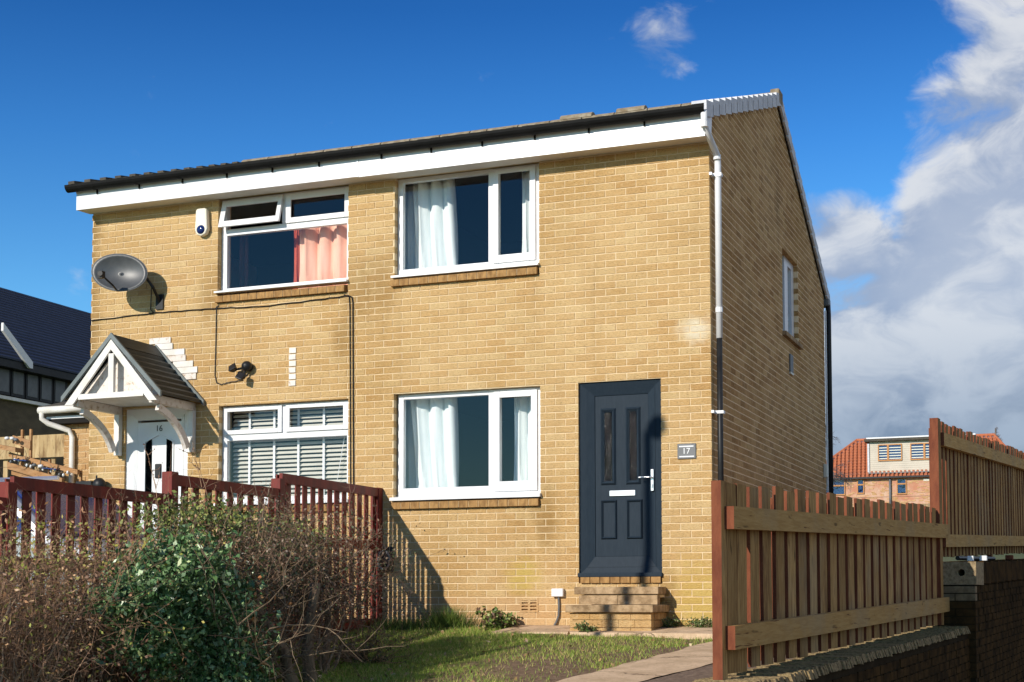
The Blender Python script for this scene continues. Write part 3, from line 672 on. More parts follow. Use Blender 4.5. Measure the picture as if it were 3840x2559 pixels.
# verge caps down both gable slopes
for side,nn in ((0,14),(1,15)):
    ya,yb=(EAVE[0]-.02,RIDGE[0]) if side==0 else (BACK[0]+.02,RIDGE[0])
    for c in range(nn):
        p0=ya+(yb-ya)*c/nn; p1=ya+(yb-ya)*(c+1.06)/nn
        if c==nn-1: p1=yb
        z0=roof_z(p0)+.055; z1=roof_z(p1)+.018 if c<nn-1 else RIDGE[1]+.03
        if c==0 and side==0: pass
        P=[(-.10,p0,z0-.03),(.055,p0,z0-.03),(.055,p1,z1-.03),(-.10,p1,z1-.03),(-.10,p0,z0),(.055,p0,z0),(.055,p1,z1),(-.10,p1,z1)]
        Q=[(.03,p0,z0-.17),(.056,p0,z0-.17),(.056,p1,z1-.155),(.03,p1,z1-.155),(.03,p0,z0-.031),(.056,p0,z0-.031),(.056,p1,z1-.031),(.03,p1,z1-.031)]
        if side: P=[P[1],P[0],P[3],P[2],P[5],P[4],P[7],P[6]]; Q=[Q[1],Q[0],Q[3],Q[2],Q[5],Q[4],Q[7],Q[6]]
        MB().hexa(P).hexa(Q).build('verge_cap',M['verge'],H17)
m2=MB().box(-.06,.06,RIDGE[0]-.12,RIDGE[0]+.12,RIDGE[1]-.12,RIDGE[1]+.07); m2.build('ridge_end_cap',M['tile_lichen'],H17,bevel=.02)
# left verge of 16: stepped tile ends
for c in range(13):
    p0=EAVE[0]+(RIDGE[0]-EAVE[0])*c/13; p1=EAVE[0]+(RIDGE[0]-EAVE[0])*(c+1.08)/13; z0=roof_z(p0)+.055; z1=roof_z(p1)+.004
    MB().hexa([(-7.79,p0,z0-.05),(-7.70,p0,z0-.05),(-7.70,p1,z1-.05),(-7.79,p1,z1-.05),(-7.79,p0,z0),(-7.70,p0,z0),(-7.70,p1,z1),(-7.79,p1,z1)]).build('verge_tile',M['tile_dark'],H16)
# front downpipe of 17
dp=MB().tube([(.030,OV-.06,5.17),(.034,OV-.06,5.03),(.05,-.15,4.93),(.068,.02,4.84),(.072,.065,4.80),(.072,.075,4.72),(.072,.075,2.93)],.034,12); pw=dp.build('downpipe',M['white'],H17,True)
MB().tube([(.072,.075,2.97),(.072,.075,.62)],.030,12).build('lower_downpipe',M['blackp'],H17,True,label='black lower length of the front downpipe')
MB().tube([(.072,.075,.65),(.072,.075,-.02)],.033,12).build('downpipe_shoe',M['white'],H17,True)
for z in(5.03,4.80,4.62,3.22): MB().tube([(.072 if z<4.9 else .034,.075 if z<4.7 else (.05 if z<4.9 else OV-.06),z-.025),(.072 if z<4.9 else .034,.075 if z<4.7 else (.05 if z<4.9 else OV-.06),z+.025)],.039,12).build('pipe_collar',M['white'],H17)
for z in (4.62,2.17,): MB().box(.002,.115,.04,.11,z-.015,z+.015).box(.002,.03,-.02,.13,z-.014,z+.014).build('pipe_bracket',M['white'],H17)
# rear gutter end and rear downpipe
MB().box(-.2,.065,7.03,7.22,4.58,4.70).build('rear_gutter',M['greyp'],H17,bevel=.02)
MB().tube([(.04,7.12,4.6),(.05,7.09,4.45),(.05,7.08,-.1)],.038,10).build('rear_downpipe',M['blackp'],H17,True)
MB().tube([(.02,7.0,4.5),(.02,7.0,-.1)],.014,8).build('waste_pipe',M['white'],H17)

# ------------------------------------------------------------------ things fixed to the houses
# curtains and blind
def curtain(label,x0,x1,z0,z1,y,mat,nf,amp,tx0=None,tx1=None,group='curtains hanging in the front windows',pinch=None):
    mb=MB(); nx=nf*8; nzz=14; tx0=x0 if tx0 is None else tx0; tx1=x1 if tx1 is None else tx1
    for j in range(nzz+1):
        t=j/nzz; e=t**.8
        a=x0+(tx0-x0)*e; b=x1+(tx1-x1)*e
        for i in range(nx+1):
            u=i/nx; ph=2*math.pi*nf*u+.5*math.sin(3*t)
            mb.v.append((a+(b-a)*u+.012*math.sin(ph*2+t),y+amp*(math.sin(ph)+.35*math.sin(2.3*ph+2*t))*(.75+.25*t),z0+(z1-z0)*t))
    for j in range(nzz):
        for i in range(nx): k=j*(nx+1)+i; mb.face((k,k+1,k+nx+2,k+nx+1))
    o=mb.build('curtain',mat,None,True); md=o.modifiers.new('thickness','SOLIDIFY'); md.thickness=.004
    return tag(o,label,'curtain',group)
curtain('pale blue curtain gathered at the left of the upper window above the lower bay',-3.46,-2.93,3.86,5.0,.30,M['curtain_w'],3,.05,-3.52,-3.0)
curtain('sheer pale curtain edge flat against the left of the upper right window',-3.82,-3.42,3.86,5.0,.42,M['curtain_w'],3,.02)
curtain('narrow pale curtain at the right edge of the upper right window',-2.21,-1.86,3.86,5.0,.36,M['curtain_w'],3,.03)
curtain('white deep folded curtain at the left of the ground floor window beside the grey door',-3.42,-2.92,1.38,2.6,.28,M['curtain_w'],3,.05,-3.54,-2.96)
curtain('pale inner curtain behind the left jamb of the ground floor window beside the grey door',-3.82,-3.38,1.38,2.6,.42,M['curtain_w'],3,.02)
curtain('narrow white curtain at the right edge of the ground floor window beside the grey door',-2.30,-1.88,1.38,2.6,.34,M['curtain_w'],3,.035)
curtain('pink curtain lit by sun in the right half of the upper left window',-4.98,-4.16,3.8,4.62,.30,M['curtain_p'],4,.055)
curtain('thin dark red curtain edge beside the sunlit pink one',-5.08,-4.97,3.8,4.62,.36,M['curtain_r'],1,.03)
curtain('red curtain darkened to look shaded, gathered at the left of the upper left window',-5.84,-5.72,3.8,4.62,.40,M['curtain_d'],2,.03)
B=thing('venetian_blind','cream slatted blind behind the ground floor window beside the white door','blind',(-5,.25,1.4))
sm=MB().hexa([(-5.78,-.016,-.017),(-4.17,-.016,-.017),(-4.17,.014,.014),(-5.78,.014,.014),(-5.78,-.020,-.014),(-4.17,-.020,-.014),(-4.17,.010,.017),(-5.78,.010,.017)]).mesh('slat',M['blind'])
for i in range(22): inst('slat',sm,B,(0,.25,1.42+i*.05),(0,0,0))
for x in (-5.55,-5.22,-4.90,-4.57,-4.24): box_part('ladder_tape',M['white'],B,x-.014,x+.014,.216,.219,1.38,2.52)
box_part('head_rail',M['white'],B,-5.78,-4.17,.22,.28,2.50,2.54)
MB().tube([(-4.26,.2,2.3),(-4.42,.19,1.4)],.004,5).build('pull_cord',M['white'],B)
# door canopy of 16
PC=thing('door_canopy','small gabled canopy with dark tiled roof and white timber brackets over white door','canopy',(-6.69,0,2.0))
cxp=-6.69; hw=.645; yf=-.86; ze=2.545; zr=3.21
for sgn in(-1,1):
    n=9
    for i in range(n):
        t0=i/n; t1=(i+1.12)/n
        xa=cxp+sgn*hw*(1-t0); xb=cxp+sgn*hw*max(0,1-t1); za=ze+(zr-ze)*t0+.048; zb=ze+(zr-ze)*min(1,t1)+.008
        P=[(xa,yf,za-.035),(xa,-.02,za-.035),(xb,-.02,zb-.035),(xb,yf,zb-.035),(xa,yf,za),(xa,-.02,za),(xb,-.02,zb),(xb,yf,zb)]
        if sgn<0: P=[P[3],P[2],P[1],P[0],P[7],P[6],P[5],P[4]]
        MB().hexa(P).build('roof_tile',M['canopy'],PC)
    for y0,y1,nm in((yf-.035,yf-.003,'verge_trim'),(-.045,-.003,'abutment_trim')):
        xe=cxp+sgn*(hw+.03); zz=ze-.0
        MB().extrude([(xe,y0,zz-.02),(xe,y0,zz+.045),(cxp,y0,zr+.075),(cxp,y0,zr+.01)],(0,y1-y0,0)).build(nm,M['canopy_trim'],PC)
    # barge board
    xe=cxp+sgn*(hw-.02)
    MB().extrude([(xe,yf-.03,ze-.055),(xe-sgn*.11,yf-.03,ze-.055),(cxp,yf-.03,zr-.115),(cxp,yf-.03,zr+.0)],(0,.027,0)).build('barge_board',M['white_paint'],PC)
    # eave plate, wall post, curved brace
    xp=cxp+sgn*.515
    box_part('eave_plate',M['peel_paint'],PC,xp-.035,xp+.035,yf+.03,-.01,2.475,2.565)
    box_part('wall_post',M['white_paint'],PC,xp-.035,xp+.035,-.075,-.004,1.985,2.474,bevel=.004)
    br=MB(); n=10; cur=[]
    for k in range(n+1):
        an=math.pi/2*k/n; t_=k/n; cur.append((-.70+.60*(.45*t_+.55*math.sin(an)),2.475-.42*(.45*t_+.55*(1-math.cos(an)))))
    out=[(y,z) for y,z in cur]; inn=[(y-.03-.045*k/n,z-.075+.03*k/n) for k,(y,z) in enumerate(cur)]
    for k in range(n):
        a,b=out[k],out[k+1]; c,d_=inn[k],inn[k+1]
        br.hexa([(xp-.025,c[0],c[1]),(xp+.025,c[0],c[1]),(xp+.025,d_[0],d_[1]),(xp-.025,d_[0],d_[1]),(xp-.025,a[0],a[1]),(xp+.025,a[0],a[1]),(xp+.025,b[0],b[1]),(xp-.025,b[0],b[1])])
    br.build('curved_brace',M['peel_paint'],PC)
box_part('tie_beam',M['white_paint'],PC,cxp-.44,cxp+.44,yf-.027,yf+.02,2.545,2.605)
box_part('king_post',M['white_paint'],PC,cxp-.035,cxp+.035,yf-.024,yf+.02,2.607,3.05)
MB().poly([(cxp-.56,yf+.11,2.56),(cxp+.56,yf+.11,2.56),(cxp,yf+.11,3.13)]).poly([(cxp-.56,yf+.12,2.56),(cxp,yf+.12,3.13),(cxp+.56,yf+.12,2.56)]).build('gable_panel',M['peel_paint'],PC)
box_part('ceiling_board',M['white_paint'],PC,cxp-.475,cxp+.475,yf+.03,-.01,2.568,2.58)
MB().extrude([(cxp-.13,yf-.03,zr-.085),(cxp,yf-.03,zr+.062),(cxp+.13,yf-.03,zr-.085),(cxp,yf-.03,zr+.02)],(0,-yf+.026,0)).build('ridge_cap',M['canopy'],PC)
# white painted stepped flashing bricks on the wall above the canopy
FLASH=[(-6.80,-6.50,3.30,3.372),(-6.74,-6.45,3.225,3.298),(-6.63,-6.33,3.15,3.222),(-6.58,-6.28,3.075,3.148),(-6.47,-6.17,3.0,3.073),(-6.44,-6.15,2.925,2.998),(-6.36,-6.13,2.85,2.922)]
fz=thing('stepped_flashing','white painted stepped bricks flashing the wall right of the door canopy','flashing',(-6.3,0,2.85))
for i,(a,b,c,d_) in enumerate(FLASH): box_part('flashing_step',M['white_paint'] if i%3 else M['peel_paint'],fz,a+.03*math.sin(i*2.3),b+.025*math.sin(i*4.1),-.014-.002*(i%2),-.0025,c,d_,bevel=.004)
pp=thing('painted_bricks','column of seven white painted brick ends above the ground floor blind window','painted bricks',(-4.86,0,2.66))
for k in range(6): box_part('painted_brick',M['white_paint'] if k%2 else M['peel_paint'],pp,-4.905+.004*(k%2),-4.815+.003*(k%2),-.010,-.0025,2.70+k*.075-.0,2.70+k*.075+.062,bevel=.003)
# satellite dish
SD=thing('satellite_dish','dark grey oval satellite dish on wall beside the upper left window','satellite dish',(-6.62,0,3.72))
ax=Vector((.30,-.94,.10)).normalized(); cen=Vector((-7.0,-.30,4.10)); rx_=Vector((0,0,1)).cross(ax).normalized(); ux=ax.cross(rx_); ra_=R(7); rx_,ux=rx_*math.cos(ra_)-ux*math.sin(ra_),ux*math.cos(ra_)+rx_*math.sin(ra_)
ds=MB(); nr,na=8,32
for i in range(nr+1):
    r=i/nr
    for k in range(na):
        an=2*math.pi*k/na; ds.v.append(tuple(cen+rx_*(.335*r*math.cos(an))+ux*(.225*r*math.sin(an))+ax*(.07*r*r)))
for i in range(nr):
    for k in range(na): q=(k+1)%na; ds.face((i*na+k,i*na+q,(i+1)*na+q,(i+1)*na+k))
do=ds.build('reflector',M['dishm'],SD,True); md=do.modifiers.new('t','SOLIDIFY'); md.thickness=.008; md.offset=-1
rim=[cen+rx_*(.335*math.cos(2*math.pi*k/48))+ux*(.225*math.sin(2*math.pi*k/48))+ax*.07 for k in range(49)]
MB().tube(rim,.006,6).build('rim',M['greyp'],SD)
lnb=cen-ux*.13+ax*.34-rx_*.10
MB().tube([cen-ux*.215+ax*.06,cen-ux*.20+ax*.2,lnb],.011,8).build('feed_arm',M['blackp'],SD)
MB().tube([lnb-ax*.05,lnb+ax*.05],.03,10).box(lnb.x-.035,lnb.x+.03,lnb.y-.03,lnb.y+.03,lnb.z-.04,lnb.z+.04).build('receiver',M['blackp'],SD)
wm=Vector((-6.66,0,3.80))
MB().tube([cen-ax*.02,cen-ax*.10,Vector((-6.74,-.20,4.08)),Vector((-6.66,-.15,3.95)),Vector((-6.66,-.01,3.80))],.02,8).build('mount_arm',M['blackp'],SD)
MB().box(-6.71,-6.61,-.022,-.003,3.71,3.89).build('wall_plate',M['blackp'],SD); MB().ellipsoid(cen-ax*.06+rx_*.0,.07,.06,.07).build('clamp',M['blackp'],SD)
# alarm
AL=thing('alarm_box','cream alarm box with a dark blue lens under the eaves','alarm box',(-6.06,0,4.55))
ab=MB(); pr=[(-6.145,4.60),(-6.135,4.835),(-6.11,4.855),(-6.01,4.855),(-5.985,4.835),(-5.975,4.60),(-6.0,4.545),(-6.06,4.525),(-6.12,4.545)]
ab.extrude([(x,-.075,z) for x,z in pr][::-1],(0,.07,0)); ab.build('housing',M['cream'],AL,bevel=.015)
MB().ellipsoid((-6.06,-.07,4.60),.058,.03,.055).build('lens',M['lens'],AL,True)
# floodlight with two heads and a sensor
FLd=thing('security_light','black twin headed security light on wall above the blind window','security light',(-5.43,0,2.9))
MB().ellipsoid((-5.42,-.07,2.95),.062,.06,.06).tube([(-5.42,-.06,2.95),(-5.42,-.003,2.95)],.05,12).build('sensor',M['blackp'],FLd,True)
for dx,tz,lb in((-.15,-.01,'lamp_head'),(-.045,-.115,'lamp_head')):
    c=Vector((-5.42+dx,-.13,2.94+tz)); rt=Matrix.Rotation(R(-25 if dx<-.1 else 20),3,'Y')@Matrix.Rotation(R(-35),3,'X')
    hb=MB(); hb.v=[tuple(c+rt@Vector(p)) for p in((-.05,-.02,-.05),(.05,-.02,-.05),(.05,-.02,.05),(-.05,-.02,.05),(-.025,.05,-.025),(.025,.05,-.025),(.025,.05,.025),(-.025,.05,.025))]
    for q in((0,1,2,3),(7,6,5,4),(0,4,5,1),(1,5,6,2),(2,6,7,3),(3,7,4,0)): hb.face(q)
    hb.build('lamp_head',M['blackp'],FLd,bevel=.01); MB().tube([c+rt@Vector((0,.04,0)),(-5.42,-.05,2.95)],.013,6).build('knuckle',M['blackp'],FLd)
# cables
def cable(label,pts,r=.007,mat='blackp'):
    P=[]
    for a,b in zip(pts[:-1],pts[1:]):
        for k in range(6):
            t=k/6; P.append((a[0]+(b[0]-a[0])*t,-.010,a[1]+(b[1]-a[1])*t+.004*math.sin(k*2.1+a[0]*9)))
    P.append((pts[-1][0],-.010,pts[-1][1])); o=MB().tube(P,r,5).build('cable',M[mat],None); return tag(o,label,'cable','cables clipped to the house wall')
cable('black cable running level across the left house below the upper window',[(-7.65,3.645),(-6.7,3.675),(-6.2,3.668),(-5.87,3.665),(-5.3,3.64),(-4.5,3.665),(-4.14,3.68),(-4.10,3.66),(-4.088,3.60),(-4.078,2.6),(-4.06,1.0)])
cable('second black cable dropping straight down between the two houses',[(-4.20,3.695),(-4.135,3.67),(-4.125,3.55),(-4.115,2.6),(-4.10,1.0)],.006)
cable('black cable looping down to the twin headed security light',[(-5.84,3.70),(-5.875,3.68),(-5.878,3.3),(-5.885,2.88),(-5.86,2.79),(-5.80,2.765),(-5.70,2.785),(-5.52,2.80),(-5.44,2.88)],.006)
cable('thin cable hanging from the satellite dish to the level run',[(-6.78,4.0),(-6.79,3.72),(-6.75,3.68),(-6.65,3.675)],.005)
# house number plate
SG=thing('house_sign','slate grey number 17 plate on wall right of the grey door','sign',(-.26,0,1.70))
box_part('plate',M['greyp'],SG,-.355,-.163,-.016,-.003,1.70,1.855,bevel=.003)
text('17',.085,(-.262,-.0175,1.776),M['white'],SG)
for z,w0,w1 in((1.826,-.335,-.185),(1.722,-.335,-.18)): box_part('lettering',M['white'],SG,w0,w1,-.0178,-.0165,z-.006,z+.006)
JB=thing('junction_box','white junction box low on the wall left of the steps','junction box',(-1.65,0,.3))
box_part('box',M['white'],JB,-1.715,-1.585,-.055,-.003,.30,.385,bevel=.008)
MB().tube([(-1.645,-.02,.30),(-1.64,-.022,.2),(-1.645,-.02,.1),(-1.67,-.03,.03),(-1.69,-.03,.0)],.011,6).build('lead',M['greyp'],JB)
HR=thing('hose_reel','black hose holder on wall between the red fence and ground window','hose holder',(-3.62,0,.65))
MB().ellipsoid((-3.62,-.07,.70),.085,.07,.12).build('reel',M['blackp'],HR,True); MB().box(-3.69,-3.56,-.05,-.003,.57,.85).build('bracket',M['blackp'],HR,bevel=.02)
tor=[(-3.62+.07*math.cos(a),-.145,.70+.10*math.sin(a)) for a in [2*math.pi*k/20 for k in range(21)]]; MB().tube(tor,.012,6).build('hose_coil',M['greyp'],HR)
wl=tag(MB().box(.002,.06,6.72,6.84,2.02,2.22).build('wall_light',M['cream'],None,bevel=.015),'small pale box high on the far end of the gable wall','wall box')

# ------------------------------------------------------------------ red picket fence at right angles to the houses
RF=thing('picket_fence','dark red picket fence running out from the wall between the houses','fence',(-3.76,-3,0))
FXX=-3.76
def rslat(y,zt,zb,wid=.095):
    return inst('picket',pk,RF,(FXX,y,zb),(0,rr.uniform(-.006,.006),rr.uniform(-.05,.05)),(1,wid/.095,(zt-zb)))
pk=MB().box(-.006,.006,-.0475,.0475,0,1).mesh('picket',M['red']); rr=random.Random(21)
panels=[(-.02,-2.15,1.49,0),(-2.2,-3.93,1.335,1),(-3.98,-5.95,1.16,2),(-6.0,-7.9,1.0,3)]
for (ya,yb,zt,i) in panels:
    ns=int(round((ya-yb)/.168)); zg=gz((ya+yb)/2)
    for k in range(ns): rslat(ya-.10-k*(ya-yb-.12)/(ns-1) if k else ya-.09,zt-.006-rr.uniform(0,.01),gz(ya-.1-k*.168)+.05)
    box_part('rail',M['red'],RF,FXX+.007,FXX+.045,yb,ya,zt-.09,zt+.004); 
    zm=(zt+zg)/2+.02
    box_part('rail',M['red'],RF,FXX+.007,FXX+.045,yb,ya,zm+.10,zm+.20); box_part('rail',M['red'],RF,FXX+.007,FXX+.045,yb,ya,zg+.08,zg+.18)
    box_part('gravel_board',M['red'],RF,FXX-.025,FXX-.007,yb,ya,gz(yb)-.03,zg+.12)
for (y,zt) in ((.0,1.5),(-2.16,1.44),(-3.95,1.36),(-5.97,1.12),(-7.9,.98)):
    yy=y-.05 if y==0 else y
    MB().hexa([(FXX-.05,yy-.05,gz(y)-.1),(FXX+.055,yy-.05,gz(y)-.1),(FXX+.055,yy+.05,gz(y)-.1),(FXX-.05,yy+.05,gz(y)-.1),(FXX-.05,yy-.05,zt),(FXX+.055,yy-.05,zt),(FXX+.055,yy+.05,zt),(FXX-.05,yy+.05,zt)]).build('post',M['red'],RF,bevel=.006)
# ------------------------------------------------------------------ timber fences on the right
def board_mesh(wd,th,h):
    mb=MB(); a,b=0,wd
    # local axes: x along the fence, y towards the outside (right), z up
    mb.box(0,wd,0,th,0,h); 
    # box faces: bottom, top, -y, +y, -x, +x ; raw timber on +y only
    mb.m=[1,1,0,1,1,1]; return mb
def timber_fence(nm,label,s0,s1,top,bot,pitch,wd,rails,group,double_first=False):
    F=thing(nm,label,'fence',fp((s0+s1)/2,0,bot((s0+s1)/2)),group); rj=random.Random(int(s0*10)+5)
    rotz=math.pi/2-HD
    meshes=[]
    for k in range(6):
        m_=board_mesh(wd+rj.uniform(-.006,.006),.022,1.); meshes.append(m_.mesh('board',[M['timber'],M['redbrown']]))
    i=0; s=s0+.07
    if double_first:
        p=fp(s,-.001,bot(s)); inst('board',meshes[0],F,p,(0,0,rotz),(1,1,top(s)-bot(s))); s+=wd+.002
    while s<s1-wd*.6:
        z0=bot(s)+rj.uniform(-.008,.008); z1=top(s)+rj.uniform(-.014,.014); p=fp(s,-.002,z0)
        inst('board',meshes[i%6],F,p,(rj.uniform(-.006,.006),rj.uniform(-.006,.006),rotz),(1,1,z1-z0)); s+=pitch; i+=1
    s=s0+.07+wd*.80; 
    while s<s1-wd*.6:
        z0=bot(s)+.01; z1=top(s)-.05+rj.uniform(-.014,.01); p=fp(s,-.095,z0)
        inst('board',meshes[(i*5+2)%6],F,p,(0,0,rotz),(1,1,z1-z0)); s+=pitch; i+=1
    for (za,zb,sl) in rails:
        a,b=s0-.0+.03,s1+.12
        def pt(s,o,z): return fp(s,o,z+sl*(s-s0))
        for off0,off1,nm2 in((.0,.058,'rail'),(-.072,-.026,'back_rail')):
            mb=MB(); P=[pt(a,off0,za),pt(a,off1,za),pt(b,off1,za),pt(b,off0,za),pt(a,off0,zb),pt(a,off1,zb),pt(b,off1,zb),pt(b,off0,zb)]
            mb.hexa(P); mb.m=[0,0,1,0,0,0]; mb.build(nm2,[M['rail'],M['redbrown']],F)
    return F
def post(F,s,z0,z1,o0=-.06,o1=.0,ln=.09):
    P=[fp(s,o0,z0),fp(s,o1,z0),fp(s+ln,o1,z0),fp(s+ln,o0,z0),fp(s,o0,z1),fp(s,o1,z1),fp(s+ln,o1,z1),fp(s+ln,o0,z1)]
    mb=MB().hexa(P); mb.m=[1,1,1,0,1,1]; return mb.build('post',[M['timber'],M['redbrown']],F)
F1=timber_fence('timber_fence','low timber board fence with two wide rails standing on the dark retaining wall',0.,6.45,lambda s:.955+.033*s,lambda s:-.17+.032*s,.265,.178,[(.678,.812,.029),(-.027,.112,.027)],'timber fences on the right',True)
post(F1,-.03,-.3,.962)
F2=timber_fence('timber_fence','tall timber board fence rising behind the low one at the right edge',6.42,19.,lambda s:2.02+.037*(s-6.42),lambda s:.68+.035*(s-6.42),.20,.125,[(1.77,1.90,.036),(.775,.90,.035)],'timber fences on the right')
post(F2,6.30,.02,2.03,-.05,.03,.12); post(F2,6.62,.6,1.95,.03,.075,.05) if False else None
for s in (9.5,12.6,15.7): post(F2,s,.6,2.0+.037*(s-6.4))
# retaining walls
RW=thing('retaining_wall','low dark brick retaining wall with pebbly coping under the low timber fence','wall',fp(2,.1,-1.5),'retaining walls on the right')
def wt(s): return -.205+.031*s
mb=MB(); a,b=-4.0,7.2
mb.hexa([fp(a,-.14,-1.6),fp(a,.225,-1.6),fp(b,.225,-1.6),fp(b,-.14,-1.6),fp(a,-.14,wt(a)-.09),fp(a,.225,wt(a)-.06),fp(b,.225,wt(b)-.06),fp(b,-.14,wt(b)-.09)]); mb.build('wall_core',M['wall_mortar'],RW)
rk=random.Random(8); CS=[]
s=a
while s<b:
    e=min(s+.30,b); o1=.245+rk.uniform(-.012,.012); h=rk.uniform(-.004,.004)
    mb=MB(); n=9
    for i in range(n):
        u0=s+(e-s)*i/n; u1=s+(e-s)*(i+1)/n-(.0015 if i==n-1 else 0)
        j0=o1+rk.uniform(-.014,.014); z=wt((s+e)/2)+h+rk.uniform(-.005,.005)
        mb.hexa([fp(u0,-.16,z-.055),fp(u0,j0,z-.055),fp(u1,j0,z-.055),fp(u1,-.16,z-.055),fp(u0,-.16,z),fp(u0,j0-.02,z),fp(u1,j0-.02,z),fp(u1,-.16,z)])
    mb.build('coping_stone',M['gravel_cap'],RW); s=e
def wall_bricks(parent,s0,s1,o,ztop,nrow,mat,zlim=-1.45,indiv=290,bl=.225,bh=.075):
    mb0=MB().box(0,bl-.01,0,.1,0,bh-.01); me=mb0.mesh('brick',mat); rest=MB(); rotz=math.pi/2-HD; cnt=0; rj=random.Random(31)
    for n in range(nrow):
        s=s0+(bl/2 if n%2 else 0)
        while s<s1-.05:
            z=ztop(s)-(n+1)*bh
            if z>zlim:
                ln=min(bl-.01,s1-s)
                if cnt<indiv and abs(ln-(bl-.01))<1e-6: inst('brick',me,parent,fp(s,o+rj.uniform(-.004,.004),z),(0,0,rotz)); cnt+=1
                else: rest.hexa([fp(s,o-.09,z),fp(s,o,z),fp(s+ln,o,z),fp(s+ln,o-.09,z),fp(s,o-.09,z+bh-.01),fp(s,o,z+bh-.01),fp(s+ln,o,z+bh-.01),fp(s+ln,o-.09,z+bh-.01)])
            s+=bl
    if rest.f: rest.build('brickwork',mat,parent,kind='stuff')
wall_bricks(RW,-.5,7.1,.234,lambda s:wt(s)-.10,9,M['wall_dark'],indiv=240)
RW2=thing('retaining_wall','taller block topped retaining wall under the tall timber fence, its end lit by sun','wall',fp(10,.1,-1.5),'retaining walls on the right')
def wt2(s): return .405+.03*(s-6.6)
a,b=6.6,20.
mb=MB().hexa([fp(a+.012,-.2,-1.6),fp(a+.012,.288,-1.6),fp(b,.288,-1.6),fp(b,-.2,-1.6),fp(a+.012,-.2,wt2(a)),fp(a+.012,.288,wt2(a)),fp(b,.288,wt2(b)),fp(b,-.2,wt2(b))]); mb.build('wall_core',M['wall_mortar'],RW2)
# end face brick courses; shade on the lower ones is put into their colour
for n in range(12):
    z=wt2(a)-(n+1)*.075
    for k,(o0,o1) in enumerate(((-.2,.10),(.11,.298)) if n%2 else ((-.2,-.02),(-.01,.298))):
        mb=MB().hexa([fp(a,o0,z),fp(a,o1,z),fp(a+.1,o1,z),fp(a+.1,o0,z),fp(a,o0,z+.065),fp(a,o1,z+.065),fp(a+.1,o1,z+.065),fp(a+.1,o0,z+.065)]); mb.build('brick',M['shaded_block'] if n<2 else M['wall_dark'],RW2)
wall_bricks(RW2,a+.11,b,.298,lambda s:wt2(s),24,M['wall_dark'],indiv=270)
# capping blocks; the first shows its end hole
s=a
k=0
while s<b:
    e=min(s+.45,b); z0=wt2(s)+.006; z1=z0+.225
    if k==0:
        mb=MB(); n=16; hole_c=(.17,.118); hr=.035
        def sq(t):
            an=2*math.pi*t; c_,s_=math.cos(an),math.sin(an); m_=max(abs(c_),abs(s_)); u=.055+.255*c_/m_; v=.1125+.1125*s_/m_; return u,v
        for ss,flip in((s,0),):
            for i in range(n):
                i2=(i+1)%n
                q=[sq(i/n),sq(i2/n)]; h1=(hole_c[0]+hr*math.cos(2*math.pi*i/n),hole_c[1]+hr*math.sin(2*math.pi*i/n)); h2=(hole_c[0]+hr*math.cos(2*math.pi*i2/n),hole_c[1]+hr*math.sin(2*math.pi*i2/n))
                mb.poly([fp(ss,q[0][0],z0+q[0][1]),fp(ss,q[1][0],z0+q[1][1]),fp(ss,h2[0],z0+h2[1]),fp(ss,h1[0],z0+h1[1])])
                mb.poly([fp(ss,h1[0],z0+h1[1]),fp(ss,h2[0],z0+h2[1]),fp(ss+.3,h2[0],z0+h2[1]),fp(ss+.3,h1[0],z0+h1[1])])
        A_=[(-.2,0),(.31,0),(.31,.225),(-.2,.225)]
        for i in range(4):
            p,q=A_[i],A_[(i+1)%4]; mb.poly([fp(s,p[0],z0+p[1]),fp(e-.01,p[0],z0+p[1]),fp(e-.01,q[0],z0+q[1]),fp(s,q[0],z0+q[1])])
        mb.poly([fp(e-.01,*[-.2,z0]),fp(e-.01,.31,z0),fp(e-.01,.31,z1),fp(e-.01,-.2,z1)])
        mb.build('capping_block',M['block'],RW2,label='end block with a round hole')
    else:
        mb=MB().hexa([fp(s,-.2,z0),fp(s,.31,z0),fp(e-.01,.31,z0),fp(e-.01,-.2,z0),fp(s,-.2,z1),fp(s,.31,z1),fp(e-.01,.31,z1),fp(e-.01,-.2,z1)]); mb.build('capping_block',M['wall_dark'],RW2,bevel=.008)
    s=e; k+=1
# oddments lying on the wall top
for s,o,mat,lab,sz in ((6.95,.20,'white','first small white offcut on top of the block wall nearest the post',.05),(7.35,.26,'white','second small white offcut on top of the block wall',.06),(9.2,.24,'redbrown','small red brick piece on top of the block wall',.07)):
    z=wt2(s)+.235; P=fp(s,o,z); tag(MB().box(P[0]-sz*.6,P[0]+sz*.6,P[1]-sz,P[1]+sz,z-.002,z+.05).build('offcut',M[mat],None,bevel=.006),lab,'offcut','scraps on top of the wall')
z=wt2(8)+.25; tag(MB().tube([fp(6.8,.10,z-.02),fp(7.8,.12,z),fp(9.0,.10,z+.03)],.022,8).build('pipe_offcut',M['blackp'],None),'black pipe lying along the top of the block wall','pipe')

